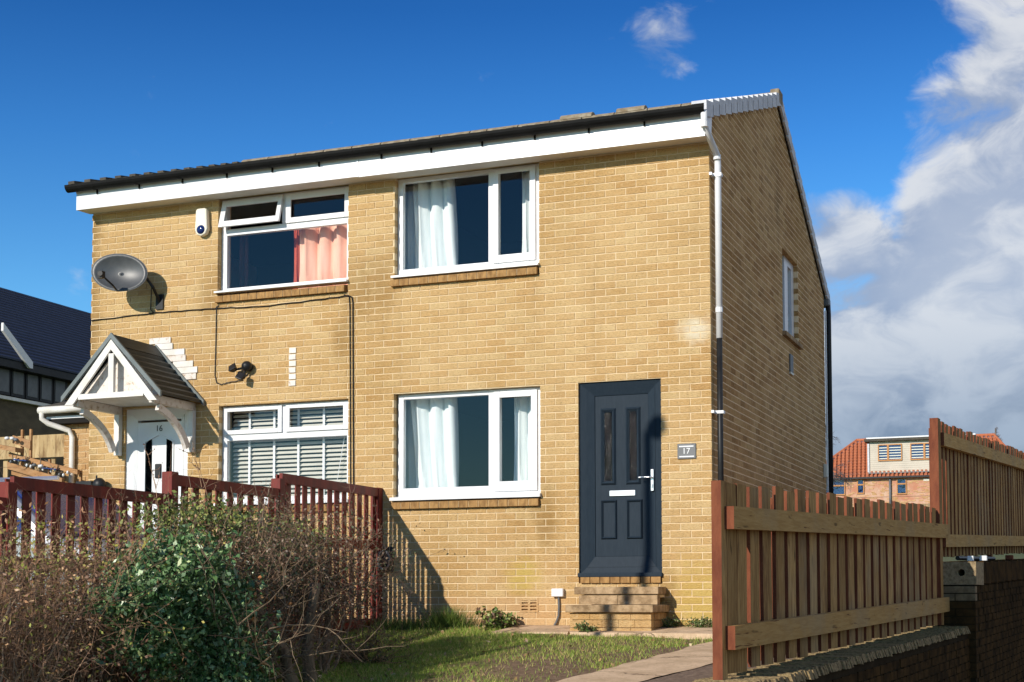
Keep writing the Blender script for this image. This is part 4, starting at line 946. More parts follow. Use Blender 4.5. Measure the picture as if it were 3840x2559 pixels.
# ------------------------------------------------------------------ neighbours
# lean-to at the far left of house 16
EX=thing('side_extension','small orange brick lean-to with white gutter at the left end of the houses','extension',(-8,1.2,0))
box_part('wall',M['mortar'],EX,-8.255,-7.68,.308,3.2,-.25,2.50)
for n in range(34):
    z=n*.075; x=-8.262-(.1125 if n%2 else 0)
    while x<-7.69:
        a,b=max(x,-8.262),min(x+.215,-7.69)
        if b-a>.03 and z<2.46: MB().box(a,b,.30,.36,z,z+.065).build('brick',M['ext_brick'],EX)
        x+=.225
MB().hexa([(-8.46,.12,2.60),(-7.69,.12,2.60),(-7.69,1.4,2.98),(-8.1,1.4,2.98),(-8.46,.12,2.66),(-7.69,.12,2.66),(-7.69,1.4,3.04),(-8.1,1.4,3.04)]).build('roof',M['tile_dark'],EX)
box_part('fascia',M['white'],EX,-8.42,-7.69,.16,.18,2.50,2.53); box_part('eave_board',M['hole'],EX,-8.40,-7.69,.17,.30,2.44,2.50)
MB().tube([(-8.46,.07,2.60),(-7.69,.07,2.60)],.045,10).build('gutter',M['white_paint'],EX,True)
MB().tube([(-8.42,.07,2.58),(-8.42,.07,2.50),(-8.36,.12,2.44),(-8.14,.24,2.36),(-8.10,.25,2.28),(-8.10,.25,.0)],.034,10).build('downpipe',M['white_paint'],EX,True)
# tall pale fence behind
LF=thing('close_board_fence','tall pale new timber fence behind the far left lean-to','fence',(-11,3,0))
bm=MB().box(-.072,.072,-.011,.011,0,.335).mesh('board',M['pale_timber'])
for i in range(22): inst('board',bm,LF,(-10.35-i*.145,3.0,2.37),(0,0,0))
for i in range(22): inst('lower_board',bm,LF,(-10.35-i*.29,3.05,.1),(0,0,0),(.55,1,6.75))
box_part('rail',M['pale_timber'],LF,-16,-10.3,3.012,3.05,2.40,2.47)
for i in range(3): box_part('post',M['pale_timber'],LF,-10.4-i*1.8,-10.3-i*1.8,3.07,3.15,0,2.66)
# timber rails with strings of bulbs
PG=thing('timber_pergola','orange timber rails hung with string lights and dead climbers at the far left','pergola',(-8.3,-.1,0))
def beam(p,q,h,wd,mat='orange_timber',nm='beam'):
    p,q=Vector(p),Vector(q); t=(q-p).normalized(); n_=Vector((0,0,1)).cross(t).normalized()*wd/2; u=Vector((0,0,h/2))
    MB().hexa([p+n_-u,p-n_-u,q-n_-u,q+n_-u,p+n_+u,p-n_+u,q-n_+u,q+n_+u]).build(nm,M[mat],PG)
beam((-8.75,-.1,2.05),(-7.72,-.1,1.80),.055,.05); beam((-8.75,-.12,1.915),(-7.93,-.12,1.69),.085,.05); beam((-9.1,-.15,2.19),(-8.56,-.15,2.09),.055,.16,nm='shelf')
beam((-8.72,-.08,2.24),(-8.45,-.08,2.16),.10,.03,nm='board'); beam((-8.72,-.09,1.83),(-8.2,-.09,1.70),.05,.03,nm='board')
for x,zz in((-8.62,2.36),(-8.49,2.36),(-7.74,1.83),(-8.2,1.98)): MB().box(x-.014,x+.014,-.05,-.02,-.1,zz).build('post',M['orange_timber'],PG)
rb=random.Random(14)
for i in range(15):
    t=i/14; c=(-8.7+.85*t,-.14,1.985-.21*t+rb.uniform(-.035,.03)); MB().ellipsoid(c,.016,.016,.022,8,5).build('bulb',M['bulb'] if i%3 else M['greyp'],PG,True)
for i in range(34):
    t=rb.random(); c=Vector((-8.72+.9*t,-.13,2.0-.22*t+rb.uniform(-.04,.04))); dv=Vector((rb.uniform(-.14,.14),rb.uniform(-.05,.05),rb.uniform(-.10,.13)))
    MB().tube([c,c+dv*.5+Vector((.02,0,.02)),c+dv],[.006,.005,.002],4).build('dead_stem',M['twig_pale'] if i%2 else M['blackp'],PG)
for i,(x,z) in enumerate(((-8.74,2.245),(-8.66,2.24),(-8.60,2.22),(-8.32,1.90),(-8.22,1.885))): MB().ellipsoid((x,-.17,z),.032,.03,.022,8,6).build('planter',M['greyp'] if i in(2,3) else M['white'],PG,True)
for x,z in ((-8.52,1.985),(-8.08,1.865)): MB().hexa([(x-.10,-.20,z-.012),(x+.10,-.20,z-.035),(x+.10,-.13,z-.03),(x-.10,-.13,z-.007),(x-.10,-.20,z),(x+.10,-.20,z-.025),(x+.10,-.13,z-.018),(x-.10,-.13,z+.005)]).build('solar_panel',M['carblue'],PG)
# car on the neighbour's drive, beyond the red fence
CR=thing('parked_car','silver car with dark blue tinted glass parked beyond the red fence at the far left','car',(-6.9,-2.9,-.27))
zc=gz(-2.9); cy0=-2.9; DX=-.2
prf=[(-9.0,.32),(-9.05,.95),(-8.85,1.15),(-8.2,1.68),(-7.2,1.76),(-6.2,1.73),(-5.62,1.62),(-5.0,1.12),(-4.45,.95),(-4.35,.55),(-4.4,.32)]
MB().extrude([(x+DX,cy0-.85,zc+z) for x,z in prf],(0,1.7,0)).build('body',M['car'],CR,bevel=.09)
MB().extrude([(-5.76,cy0-.70,zc+1.585),(-5.19,cy0-.74,zc+1.125),(-5.19,cy0+.74,zc+1.125),(-5.76,cy0+.70,zc+1.585)],(.02,0,.024)).build('windscreen',M['carblue'],CR)
for sy in(-1,1):
    y=cy0+sy*.852
    for (a,b,c,d_) in((-8.5,-7.55,-8.3,-7.5),(-7.45,-6.45,-7.45,-6.45),(-6.35,-5.35,-6.35,-5.92)):
        MB().extrude([(a,y,zc+1.16),(b,y,zc+1.16),(d_,y,zc+1.58),(c,y,zc+1.60)],(0,sy*.012,0)).build('side_window',M['carblue'],CR)
    for xx in(-8.4,-5.5):
        wo_=MB().tube([(xx,cy0+sy*.66,zc+.33),(xx,cy0+sy*.87,zc+.33)],.33,20).build('wheel',M['tyre'],CR)
        MB().tube([(xx,cy0+sy*.80,zc+.33),(xx,cy0+sy*.88,zc+.33)],.20,14).build('rim',M['steel'],wo_)
    MB().tube([(-8.3,cy0+sy*.66,zc+1.80),(-6.3,cy0+sy*.66,zc+1.79)],.022,6).build('roof_rail',M['steel'],CR)
    MB().ellipsoid((-4.67,cy0+sy*.6,zc+.78),.09,.16,.09).build('headlight',M['bulb'],CR,True)
for x,lab in((-7.62,'black flat lantern top showing above the red fence left of the white door'),(-7.42,'black rounded bin lid showing above the red fence left of the white door')):
    if x<-7.5: o=MB().box(x-.13,x+.10,-.12,-.02,1.60,1.69).tube([(x+.13,-.06,1.5),(x+.13,-.06,1.76)],.012,6).build('lantern',M['blackp'],None,bevel=.01); tag(o,lab,'lantern')
    else: o=MB().ellipsoid((x,-.1,1.64),.085,.07,.085).tube([(x,-.1,1.1),(x,-.1,1.62)],.07,10).build('bin',M['blackp'],None,True); tag(o,lab,'bin')
# slate roofed house behind on the left (its flank looks to +X)
SH=thing('slate_roofed_house','dark stone house with a blue slate roof behind the far left fence','house',(-18,14,0))
box_part('wall',M['stone_dark'],SH,-26,-18,4,30,-.5,5.45)
MB().extrude([(-17.7,3.6,5.38),(-22,3.6,8.18),(-26.3,3.6,5.38)],(0,27,0)).build('roof',M['slate'],SH)
sc_=MB(); 
for k in range(26):
    t=k/26; x=-17.70-4.3*t; z=5.40+2.80*t+.012; x2=-17.7-4.3*(t+1/26); z2=5.40+2.80*(t+1/26)+.004
    sc_.hexa([(x,3.6,z-.02),(x,30.6,z-.02),(x2,30.6,z2-.02),(x2,3.6,z2-.02),(x,3.6,z+.02),(x,30.6,z+.02),(x2,30.6,z2),(x2,3.6,z2)])
sc_.build('slate_courses',M['slate'],SH,kind='stuff')
box_part('eave_board',M['blackp'],SH,-18,-17.72,3.6,30.6,5.22,5.38)
for i in range(5):
    y=10.2+i*.46
    f=box_part('window',M['blackp'],SH,-17.99,-17.93,y-.035,y+.46,4.66,5.26); box_part('pane',M['greyp'],f,-17.93,-17.92,y+.05,y+.37,4.72,5.2)
box_part('string_course',M['white_paint'],SH,-17.998,-17.90,4,13,4.56,4.63)
MB().extrude([(-17.65,10.05,5.95),(-17.65,10.05,6.12),(-17.65,11.0,5.42),(-17.65,11.0,5.28),(-17.65,10.9,5.28)],(-.06,0,0)).build('barge_board',M['white'],SH)

# hillside bungalow with pantiles, right of the gable
BG=thing('tiled_bungalow','red brick bungalow with orange pantile roof and cream dormer on the hillside','house',(-9,96,6.6))
Y0=96.; BL=-16.2; BR=-.2
box_part('wall',M['red_brick'],BG,BL+.4,BR-.4,Y0,Y0+7,6.4,9.38)
rj=random.Random(6); mb=MB()
for n in range(30):
    z=6.7+n*.088; x=BL+.4+rj.uniform(0,.2)
    while x<BR-.7:
        l=rj.uniform(.2,.34)
        if rj.random()<.3 and z<9.3: mb.box(x,x+l-.03,Y0-.025,Y0,z,z+.068)
        x+=l
mb.build('brickwork',M['ext_brick'],BG,kind='stuff')
RZ=12.55; EZ=9.36; H0=-12.83; H1=-2.75; EY=Y0-.3
MB().hexa([(BL,EY,EZ-.14),(BR,EY,EZ-.14),(BR,Y0+8.3,EZ-.14),(BL,Y0+8.3,EZ-.14),(H0,Y0+3.95,RZ-.14),(H1,Y0+3.95,RZ-.14),(H1,Y0+4.05,RZ-.14),(H0,Y0+4.05,RZ-.14)]).build('roof',M['pantile'],BG)
mb=MB(); nr=13
for j in range(nr):
    t0=j/nr; t1=min(1,(j+1.08)/nr); y0,z0=EY+(4.3)*t0,EZ+(RZ-EZ)*t0+.05; y1,z1=EY+4.3*t1,EZ+(RZ-EZ)*t1
    x=BL+(H0-BL)*t0+.12
    while x<BR+(H1-BR)*t0-.2:
        mb.hexa([(x,y0,z0-.05),(x+.19,y0,z0-.05),(x+.19,y1,z1-.05),(x,y1,z1-.05),(x+.03,y0,z0+.05),(x+.16,y0,z0+.05),(x+.16,y1,z1+.04),(x+.03,y1,z1+.04)]); x+=.30
mb.build('pantiles',M['pantile'],BG,kind='stuff')
MB().tube([(BL,EY,EZ),(H0,Y0+4,RZ+.02),(H1,Y0+4,RZ+.02),(BR,EY,EZ)],.12,8).build('hip_tiles',M['pantile'],BG)
box_part('gutter',M['blackp'],BG,BL,BR,EY-.12,EY,EZ-.14,EZ-.02)
box_part('dormer',M['clad'],BG,-11.38,-3.95,Y0+.25,Y0+6,9.68,12.0)
for k in range(14): box_part('cladding_board',M['clad'],BG,-11.385,-3.945,Y0+.225,Y0+.249,9.69+k*.155,9.69+k*.155+.145)
box_part('dormer_roof',M['tile_dark'],BG,-11.72,-3.8,Y0-.15,Y0+6,12.0,12.19); box_part('dormer_fascia',M['white'],BG,-11.55,-3.8,Y0-.12,Y0+6,12.192,12.29)
box_part('flashing',M['verge'],BG,-11.52,-11.385,Y0+.1,Y0+.3,9.5,11.85); box_part('flashing',M['greyp'],BG,-11.5,-3.95,Y0-.02,Y0+.22,9.60,9.68)
def bwin(x0,x1,z0,z1,bars_,y,slats=False):
    f=MB(); t=.07
    f.box(x0,x1,y-.09,y,z0,z0+t*1.3).box(x0,x1,y-.09,y,z1-t,z1).box(x0,x0+t,y-.09,y,z0+t*1.3,z1-t).box(x1-t,x1,y-.09,y,z0+t*1.3,z1-t)
    for b in bars_:
        if b[0]=='v': f.box(b[1]-.07,b[1]+.07,y-.10,y,z0+t*1.3,z1-t)
        else: f.box(x0+t,x1-t,y-.10,y,b[1]-.05,b[1]+.05)
    o=f.build('window',M['oak'],BG); box_part('pane',M['glass'],o,x0+t,x1-t,y-.05,y-.04,z0+t,z1-t); box_part('blind_backing',M['lens'],o,x0+t,x1-t,y-.02,y-.008,z0+t,z1-t)
    if slats:
        k=0
        while z0+.2+k*.2<z1-.1: box_part('blind_slat',M['cream'],o,x0+t,x1-t,y-.036,y-.022,z0+.15+k*.2,z0+.15+k*.2+.07); k+=1
bwin(-10.76,-9.02,10.53,11.77,[('v',-10.03)],Y0+.22,True); bwin(-8.42,-6.7,10.53,11.77,[('v',-7.42)],Y0+.22,True); bwin(-6.1,-4.5,10.53,11.77,[('v',-5.4)],Y0+.22,True)
bwin(-14.9,-13.16,8.05,9.27,[('h',8.78)],Y0-.005); bwin(-12.29,-11.77,8.12,9.22,[('h',8.8)],Y0-.005); bwin(-9.42,-8.70,8.0,9.18,[('h',8.78)],Y0-.005); bwin(-6.86,-5.4,8.0,9.15,[('h',8.78)],Y0-.005)
MB().tube([(-9.88,Y0-.15,9.2),(-9.88,Y0-.15,6.6)],.085,8).build('soil_pipe',M['greyp'],BG,True)
box_part('string_course',M['red_brick'],BG,BL+.5,BR-.5,Y0-.05,Y0-.026,7.86,7.93)
mb=MB(); 
for i in range(4): box_part('pale_stone',M['block'],BG,-8.1+i*.42,-8.1+i*.42+.33,Y0-.06,Y0-.026,7.0-.0,7.28)
box_part('wall_light',M['cream'],BG,-7.5,-7.1,Y0-.06,Y0-.026,8.96,9.12)

# ------------------------------------------------------------------ street lamp outside the frame on the left; its shadow falls on the steps and door
LD=8.4; lx,ly=-.68-LD*math.sin(R(SUN_AZ))/1.0,-LD*math.cos(R(SUN_AZ)); lz=2.08+LD*math.tan(R(SUN_EL))
LP=thing('street_lamp','tall dark street lamp post with a small lantern left of the view','street lamp',(lx,ly,gz(ly)))
lx-=.04
MB().tube([(lx,ly,gz(ly)-.2),(lx,ly,gz(ly)+1.2),(lx,ly,gz(ly)+1.25),(lx,ly,lz-.05)],[.075,.075,.05,.045],14).build('column',M['greyp'],LP,True)
MB().tube([(lx,ly,lz-.12),(lx+.02,ly,lz+.02),(lx+.10,ly,lz+.04)],.03,8).build('bracket',M['greyp'],LP)
MB().ellipsoid((lx+.13,ly,lz-.02),.12,.10,.12).build('lantern',M['greyp'],LP,True)

# ------------------------------------------------------------------ vegetation
rng=np.random.default_rng(12)
def tube_arrays(segs,n=3):
    """segs: list of (p0,p1,r0,r1) -> quads"""
    A=np.array([s[0] for s in segs],float); B=np.array([s[1] for s in segs],float); ra=np.array([s[2] for s in segs]); rb_=np.array([s[3] for s in segs])
    t=B-A; t/=np.linalg.norm(t,axis=1,keepdims=True)+1e-9
    h=np.where(np.abs(t[:,2:3])<.9,np.array([[0,0,1.]]),np.array([[1.,0,0]])); u=np.cross(t,h); u/=np.linalg.norm(u,axis=1,keepdims=True)+1e-9; v=np.cross(t,u)
    out=[]
    for k in range(n):
        a0,a1=2*np.pi*k/n,2*np.pi*(k+1)/n
        d0=u*np.cos(a0)+v*np.sin(a0); d1=u*np.cos(a1)+v*np.sin(a1)
        out.append(np.stack([A+d0*ra[:,None],A+d1*ra[:,None],B+d1*rb_[:,None],B+d0*rb_[:,None]],1))
    return np.concatenate(out).reshape(-1,3)
def leaf_arrays(cen,ln,wd,up=.3):
    n=len(cen); d=rng.normal(size=(n,3)); d[:,2]+=up; d/=np.linalg.norm(d,axis=1,keepdims=True); e=rng.normal(size=(n,3)); e-=d*(e*d).sum(1,keepdims=True); e/=np.linalg.norm(e,axis=1,keepdims=True)
    f=np.cross(d,e); l=ln*(rng.uniform(.6,1.3,(n,1))); w_=wd*rng.uniform(.7,1.2,(n,1))
    return np.stack([cen-d*l*.5,cen+e*w_*.5+f*w_*.12,cen+d*l*.5,cen-e*w_*.5+f*w_*.12],1).reshape(-1,3)
def tones(n,cols,probs,jit=.25):
    c=np.array(cols)[rng.choice(len(cols),n,p=probs)]; return c*rng.uniform(1-jit,1+jit,(n,1))
def twig_walk(p,d,L,r,n,segs,pts,bend=.35,droop=0.):
    p=np.array(p,float); d=np.array(d,float); d/=np.linalg.norm(d)
    for i in range(n):
        d=d+rng.normal(size=3)*bend*.5; d[2]+=droop; d/=np.linalg.norm(d); q=p+d*L/n; segs.append((p,q,r*(1-i/n*.8),r*(1-(i+1)/n*.8))); p=q; pts.append((p.copy(),d.copy()))
    return p,d
def bushy(base,dirs,L,r,depth,segs,tips,bend=.35,split=(2,4)):
    for (p,d) in zip(base,dirs):
        pts=[]; twig_walk(p,d,L,r,4,segs,pts,bend)
        if depth>0:
            for k in range(rng.integers(*split)):
                q,dd=pts[rng.integers(1,4)]; nd=dd+rng.normal(size=3)*.75; nd[2]+=.15
                bushy([q],[nd],L*rng.uniform(.5,.8),r*.55,depth-1,segs,tips,bend,split)
        tips+= [x[0] for x in pts[1:]]
# brown deciduous hedge along the left part of the red fence
HA=thing('hedge','brown bare beech like hedge in front of the red fence at lower left','hedge',(-2.9,-6.9,-.6))
segs=[];tips=[]; nst=880
Yh=rng.uniform(-9.3,-4.9,nst); Xh=rng.uniform(-3.45,-2.35,nst); Xh=np.where((Yh>-6.9)&(Xh>-2.75),Xh-.7,Xh)
Hh=np.interp(Yh,[-9.3,-7.,-6,-5.3,-4.9],[.70,.68,.72,.70,.62])
for x,y,h in zip(Xh,Yh,Hh):
    g=gz(y); edge=1-.25*((x+2.9)/.55)**2; H=(h-g)*edge*rng.uniform(.72,1.07)
    st=rng.uniform(.0,.5)
    bushy([(x,y,g+H*st)],[(rng.normal()*.3+(x+2.9)*.5,rng.normal()*.3,1.)],H*(1-st)*.8,.0045,2,segs,tips,.42,(2,4))
st_=[]
for k in range(260):
    y=rng.uniform(-9.2,-5.0); x=rng.uniform(-3.2,-2.3)-(.5 if y>-6.9 else 0); twig_walk((x,y,gz(y)+rng.uniform(0,.3)),(rng.normal()*.3,rng.normal()*.35,1),rng.uniform(.6,1.15),rng.uniform(.005,.009),7,st_,[],.3)
np_obj('bare_stems',tube_arrays(st_,4),4,M['twig_pale'],None,HA)['kind']='stuff'
tips=np.array(tips); keep=tips[:,2]<np.interp(tips[:,1],[-9.3,-7.,-6,-5.3,-4.9],[.86,.84,.86,.86,.86])+rng.normal(size=len(tips))*.05
tw=tube_arrays(segs); np_obj('twigs',tw,4,M['twig'],None,HA)['kind']='stuff'
lt=tips[keep]; lt=lt[rng.random(len(lt))<.85]; lt=lt+rng.normal(size=lt.shape)*.02
np_obj('leaves',leaf_arrays(lt,.034,.017),4,M['leaf'],tones(len(lt),[(.36,.19,.10),(.52,.33,.18),(.22,.12,.07),(.26,.28,.06),(.42,.36,.10)],[.34,.2,.2,.15,.11]),HA)['kind']='stuff'
tg=lt[(lt[:,2]>.45)]; tg=tg[rng.random(len(tg))<.25]
np_obj('young_leaves',leaf_arrays(tg+rng.normal(size=tg.shape)*.03,.032,.018),4,M['leaf'],tones(len(tg),[(.20,.22,.03),(.30,.27,.05),(.12,.16,.03)],[.4,.3,.3]),HA)['kind']='stuff'
# glossy evergreen shrub
def shrub_points(n,c,r,pw=.45,jag=.25):
    d=rng.normal(size=(n,3)); d/=np.linalg.norm(d,axis=1,keepdims=True)
    lump=1+jag*(np.sin(d[:,0]*7+d[:,2]*5)+np.sin(d[:,1]*9-d[:,2]*4+1)+.6*np.sin(d[:,0]*15+d[:,1]*13))*.4
    rr_=rng.random(n)**pw*lump
    return np.array(c)+d*np.array(r)*rr_[:,None]
HB=thing('evergreen_shrub','glossy dark green holly like shrub in the middle of the hedge','shrub',(-2.28,-5.55,-.5))
clusters=[((-2.32,-6.4,.26),(.2,.28,.14)),((-2.3,-6.25,.0),(.2,.3,.2)),((-2.36,-5.85,.50),(.30,.44,.22)),((-2.28,-5.72,.16),(.34,.46,.30)),((-2.18,-5.62,-.16),(.32,.40,.30)),((-2.30,-6.1,.36),(.26,.34,.22)),((-2.2,-5.6,-.38),(.30,.42,.2)),((-2.35,-5.3,.30),(.16,.24,.12))]
pts=np.concatenate([shrub_points(4600,c,r,.45,.75) for c,r in clusters])
lsz=rng.choice([.55,.8,1.,1.35],(len(pts),1),p=[.25,.3,.3,.15]); np_obj('foliage',leaf_arrays(pts,.046*lsz,.026*lsz,.5),4,M['gloss_leaf'],tones(len(pts),[(.06,.14,.048),(.13,.24,.085),(.24,.35,.15),(.38,.45,.20)],[.42,.33,.18,.07]),HB)['kind']='stuff'
dp_=shrub_points(260,(-2.08,-5.35,.12),(.3,.4,.45)); np_obj('dead_leaves',leaf_arrays(dp_[:70],.06,.035,.5),4,M['leaf'],tones(70,[(.42,.18,.07),(.38,.22,.09)],[.5,.5]),HB)['kind']='stuff'
segs=[];tips=[]
for k in range(26): bushy([(-2.28+rng.normal()*.1,-5.55+rng.normal()*.2,-.50)],[(rng.normal()*.4,rng.normal()*.6,1)],.8,.012,2,segs,tips)
np_obj('stems',tube_arrays(segs,4),4,M['bark'],None,HB)['kind']='stuff'
# bare twiggy bush at the right end with old trunks
HC=thing('twiggy_bush','bare dark twiggy bush with a cut trunk at the right end of the hedge','bush',(-2.5,-3.8,-.35))
segs=[];tips=[]
for k in range(460):
    y=rng.uniform(-5.0,-2.85); x=rng.uniform(-3.25,-2.3); z=rng.uniform(-.32,.6)
    bushy([(x,y,z)],[(rng.normal()*.7,rng.normal()*.8+.15*(y>-3.4),.55)],.42,.006,3,segs,tips,.5,(2,4))
np_obj('twigs',tube_arrays(segs),4,M['twig_dark'],None,HC)['kind']='stuff'
tips=np.array(tips); lt=tips[(rng.random(len(tips))<.6)&(tips[:,2]>.1)&(tips[:,2]<1.12)]; lt=lt+rng.normal(size=lt.shape)*.02
np_obj('leaves',leaf_arrays(lt,.026,.016),4,M['leaf'],tones(len(lt),[(.12,.075,.05),(.08,.09,.04),(.20,.135,.09),(.055,.08,.035),(.32,.23,.17)],[.32,.26,.2,.14,.08]),HC)['kind']='stuff'
tp=np.concatenate([shrub_points(1500,(-3.0,-4.75,.88),(.42,.75,.22),.5,.3),shrub_points(900,(-2.95,-3.5,.82),(.4,.75,.16),.5,.3),shrub_points(500,(-3.1,-4.0,.95),(.3,1.1,.12),.5,.3)])
np_obj('top_leaves',leaf_arrays(tp,.042,.024,.4),4,M['leaf'],tones(len(tp),[(.12,.16,.04),(.22,.27,.06),(.06,.09,.03),(.34,.36,.10)],[.34,.3,.2,.16]),HC)['kind']='stuff'
gp=np.concatenate([shrub_points(900,(-2.5,-4.6,.45),(.3,.45,.35),.6,.5),shrub_points(600,(-2.6,-3.7,.5),(.3,.5,.3),.6,.5)]); np_obj('green_leaves',leaf_arrays(gp,.036,.02,.4),4,M['gloss_leaf'],tones(len(gp),[(.06,.10,.035),(.10,.12,.04),(.16,.10,.05)],[.45,.3,.25]),HC)['kind']='stuff'
segs=[];tips=[]
for (x,y) in ((-2.55,-4.45),(-2.48,-4.2),(-2.42,-3.95),(-2.38,-3.62),(-2.5,-3.4),(-2.6,-4.7),(-2.4,-4.35),(-2.35,-3.8)):
    for k in range(2): pts=[]; twig_walk((x,y,gz(y)-.03),(rng.normal()*.18,rng.normal()*.25,1),rng.uniform(.7,1.0),rng.uniform(.008,.016),7,segs,pts,.5)
for k in range(14):
    y=rng.uniform(-4.6,-3.1); twig_walk((-2.45+rng.normal()*.08,y,rng.uniform(-.2,.5)),(.4+rng.normal()*.3,rng.normal(),rng.normal()*.3+.2),rng.uniform(.25,.5),.007,5,segs,[],.6)
for k in range(10):
    y=rng.uniform(-5.1,-3.4); twig_walk((-3.0+rng.normal()*.15,y,.8),(rng.normal()*.3,rng.normal()*.5,.9),rng.uniform(.3,.55),.007,6,segs,[],.35)
np_obj('pale_stems',tube_arrays(segs,5),4,M['twig_pale'],None,HC)['kind']='stuff'
def trunk(pts,rs,nm,parent,mat='bark',n=10):
    mb=MB(); P=[]; RS=[]
    for i in range(len(pts)-1):
        for k in range(5): t=k/5; P.append(Vector(pts[i]).lerp(Vector(pts[i+1]),t)+Vector((rnd.uniform(-1,1),rnd.uniform(-1,1),0))*.008); RS.append((rs[i]+(rs[i+1]-rs[i])*t)*rnd.uniform(.88,1.14))
    P.append(pts[-1]); RS.append(rs[-1]); return mb.tube(P,RS,n).build(nm,M[mat],parent,True)
trunk([(-2.17,-4.30,gz(-4.3)-.05),(-2.20,-4.33,-.15),(-2.19,-4.30,.1),(-2.17,-4.27,.40)],[.075,.045,.04,.046],'cut_trunk',HC,'bark')
trunk([(-2.22,-4.5,gz(-4.4)-.05),(-2.26,-4.6,-.12),(-2.35,-4.7,.1),(-2.5,-4.8,.5)],[.06,.04,.03,.02],'trunk',HC)
trunk([(-2.40,-3.7,gz(-3.7)-.05),(-2.42,-3.6,-.1),(-2.5,-3.45,.3),(-2.6,-3.3,.6)],[.04,.03,.024,.016],'trunk',HC)
# a few bare sprigs rising above the hedge
SP=thing('sapling','thin bare sapling rising in front of the blind window','sapling',(-3.0,-4.6,0))
segs=[];tips=[]
for (x,y,h) in ((-3.0,-4.50,1.45),(-3.02,-4.25,1.5),(-2.98,-5.2,1.38)):
    pts=[]; twig_walk((x,y,.3),(rng.normal()*.06,rng.normal()*.06,1),h-.3,.007,8,segs,pts,.16)
    for q,dd in pts[3:]:
        for k in range(2): twig_walk(q,(rng.normal()*.5,rng.normal()*.7,.6),rng.uniform(.08,.22),.0035,4,segs,tips,.4)
np_obj('stems',tube_arrays(segs),4,M['twig'],None,SP)['kind']='stuff'
lt=np.array([t[0] for t in tips]); np_obj('buds',leaf_arrays(lt,.02,.012),4,M['leaf'],tones(len(lt),[(.16,.07,.04),(.10,.08,.03)],[.6,.4]),SP)['kind']='stuff'
# low juniper like sprig on the lawn edge and weeds by the wall
def sprigs(nm,label,cat,c,n,L,spread,cols,probs,ll,lw,mat='leaf',lift=.6,tw='twig'):
    T=thing(nm,label,cat,c); segs=[];pts=[]
    for k in range(n):
        a=rng.uniform(0,2*np.pi); twig_walk(c,(math.cos(a)*spread,math.sin(a)*spread,lift*rng.uniform(.5,1.3)),L*rng.uniform(.6,1.1),.006,7,segs,pts,.22)
    np_obj('stems',tube_arrays(segs),4,M[tw],None,T)['kind']='stuff'
    P=np.repeat(np.array([p[0] for p in pts]),5,0); P=P+rng.normal(size=P.shape)*.018
    np_obj('foliage',leaf_arrays(P,ll,lw,.8),4,M[mat],tones(len(P),cols,probs),T)['kind']='stuff'
sprigs('juniper','dark low juniper like sprigs spilling over the lawn beside the hedge','shrub',(-2.25,-3.15,gz(-3.15)),26,.48,.8,[(.02,.03,.016),(.045,.055,.025)],[.6,.4],.03,.007,lift=.45)
sprigs('dried_plant','brown dried low plant between the cut trunk and the lawn','plant',(-2.5,-3.0,gz(-3.0)),22,.42,.6,[(.14,.09,.05),(.22,.15,.08),(.06,.06,.03)],[.4,.4,.2],.03,.014)
sprigs('weed','leafy green and brown weed clump under the air brick left of the steps','weed',(-2.22,-.30,gz(-.3)+.02),26,.24,.8,[(.10,.16,.03),(.22,.25,.06),(.12,.07,.04)],[.45,.25,.3],.06,.03,lift=.7)
for i,(x,y,lab) in enumerate(((-.42,-.13,'small weeds in the shaded corner right of the steps'),(-.12,-.16,'small weeds at the foot of the wall by the downpipe'),(-1.12,-.66,'small weeds along the front of the bottom step'),(.03,-.1,'weeds sprouting at the corner under the downpipe'))):
    sprigs('weed',lab,'weed',(x,y,gz(y)+.04),14,.13,1.2,[(.06,.11,.025),(.14,.18,.05),(.25,.24,.12)],[.5,.3,.2],.028,.018,lift=.5)
def blades(nm,n,xf,hmin,hmax,wd,cols,probs,parent=None,lean=.5):
    P=xf(n); n=len(P); a=rng.uniform(0,2*np.pi,n); h=rng.uniform(hmin,hmax,n); dx=np.stack([np.cos(a),np.sin(a),np.zeros(n)],1)*wd*.5
    l=rng.normal(size=(n,3))*lean; l[:,2]=0; tip=P+np.stack([np.zeros(n),np.zeros(n),h],1)+l*h[:,None]
    return np_obj(nm,np.stack([P-dx,P+dx,tip],1).reshape(-1,3),3,M['grass'],tones(n,cols,probs),parent)
def lawn_pts(n):
    x=rng.uniform(-4.2,1.0,n); y=rng.uniform(-6.2,-.05,n)
    f=.5+.5*np.sin(x*1.7+1.1*np.sin(y*1.9))*np.sin(y*1.3+x*.6); f=f*.9+np.interp(x,[-2.6,-1.6,-.2],[.7,.15,-.25])+np.interp(y,[-3.2,-1.6],[.1,-.02])
    left=-.45+(y+5.6)*(.81/4.25); onpath=(x>left-.03)&(y<-.6)
    pav=(x>-2.05)&(y>-.8)
    k=(rng.random(n)<np.clip(f,.05,1))&~onpath&~pav
    x,y=x[k],y[k]; z=np.array([gz(b)+nz(a,b)*min(1,max(0,-b*.8)) for a,b in zip(x,y)]); return np.stack([x,y,z-.003],1)
blades('grass',150000,lawn_pts,.015,.05,.006,[(.16,.26,.03),(.27,.35,.055),(.44,.40,.12),(.48,.35,.16)],[.38,.34,.18,.10])['kind']='stuff'
q=lawn_pts(1500)[:420]; q[:,2]+=.02; np_obj('fallen_leaves',leaf_arrays(q,.05,.03,0),4,M['leaf'],tones(len(q),[(.40,.24,.12),(.25,.14,.07),(.5,.4,.25)],[.4,.4,.2]))['kind']='stuff'
def tuft(c,r,n):
    def f(m): q=rng.normal(size=(n,3))*np.array([r,r*.5,0]); q[:,2]=0; return np.array(c)+q
    return f
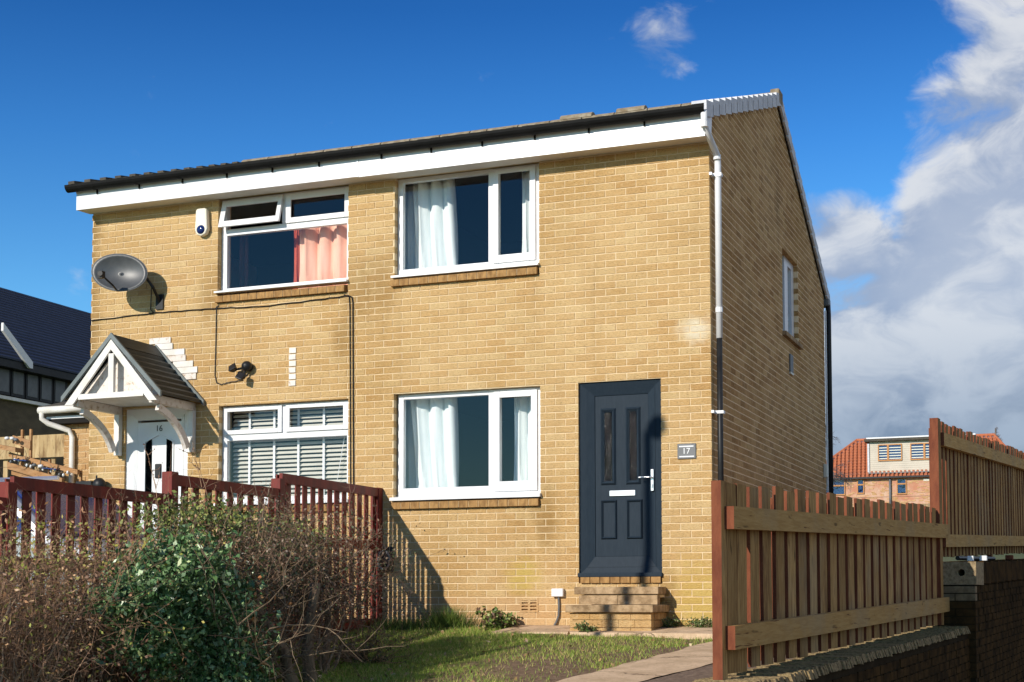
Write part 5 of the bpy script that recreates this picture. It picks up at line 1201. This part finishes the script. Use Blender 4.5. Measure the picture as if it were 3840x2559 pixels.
o=blades('grass_tuft',1,tuft((-2.86,-.18,gz(-.2)-.01),.12,900),.10,.30,.007,[(.07,.13,.02),(.13,.19,.03),(.22,.24,.06)],[.45,.4,.15]); tag(o,'tall grass tuft at the foot of the wall under the ground window','grass tuft')
o=blades('grass_tuft',1,tuft((-3.35,-.25,gz(-.25)-.01),.28,1200),.06,.18,.007,[(.04,.08,.014),(.08,.12,.02)],[.6,.4]); tag(o,'shaded grass strip at the foot of the wall beside the red fence','grass tuft')
# distant bare trees
def tree(nm,label,base,H,spread,r,droop,nb,seed,grp='bare trees on the skyline'):
    global rng
    rng=np.random.default_rng(seed); T=thing(nm,label,'tree',base,grp); segs=[]
    trunk([base,(base[0]+.1,base[1],base[2]+H*.45),(base[0]-.1,base[1],base[2]+H*.98)],[r,r*.6,r*.12],'trunk',T)
    for i in range(nb):
        t=.25+.72*i/nb; p=(base[0]+rng.normal()*.05,base[1],base[2]+H*t); a=rng.uniform(0,2*np.pi); L=spread*(1.15-t)*rng.uniform(.7,1.2)
        pts=[]; twig_walk(p,(math.cos(a),math.sin(a),.8),L,r*.28*(1.1-t)+.012,6,segs,pts,.25,-.05 if droop else .02)
        for q,dd in pts:
            for k in range(4):
                p2=[]; twig_walk(q,dd+rng.normal(size=3)*.8+np.array([0,0,-droop]),L*rng.uniform(.25,.5),.016,5,segs,p2,.3,-droop*.35)
                for q2,d2 in p2[1::2]:
                    for kk in range(2): twig_walk(q2,d2+rng.normal(size=3)*.7+np.array([0,0,-droop]),L*.2,.011,3,segs,[],.3,-droop*.3)
    np_obj('crown',tube_arrays(segs),4,M['twig_far'],None,T)['kind']='stuff'
tree('birch_tree','bare weeping birch behind the gable above the orange pantile roof',(-12.6,80,5.4),7.2,2.6,.16,.35,26,5)
tree('bare_tree','bare spreading tree above the tall timber fence at far right',(-3.2,112,6.8),7.7,2.2,.14,0.,16,9)
tree('bare_tree','small bare tree rising behind the right end of the pantile roof',(-1.6,112,6.8),6.0,1.6,.12,0.,12,10)
tree('bare_tree','tiny bare treetop just above the dormer roof edge',(-12.9,118,7),7.4,1.0,.10,0.,8,12)
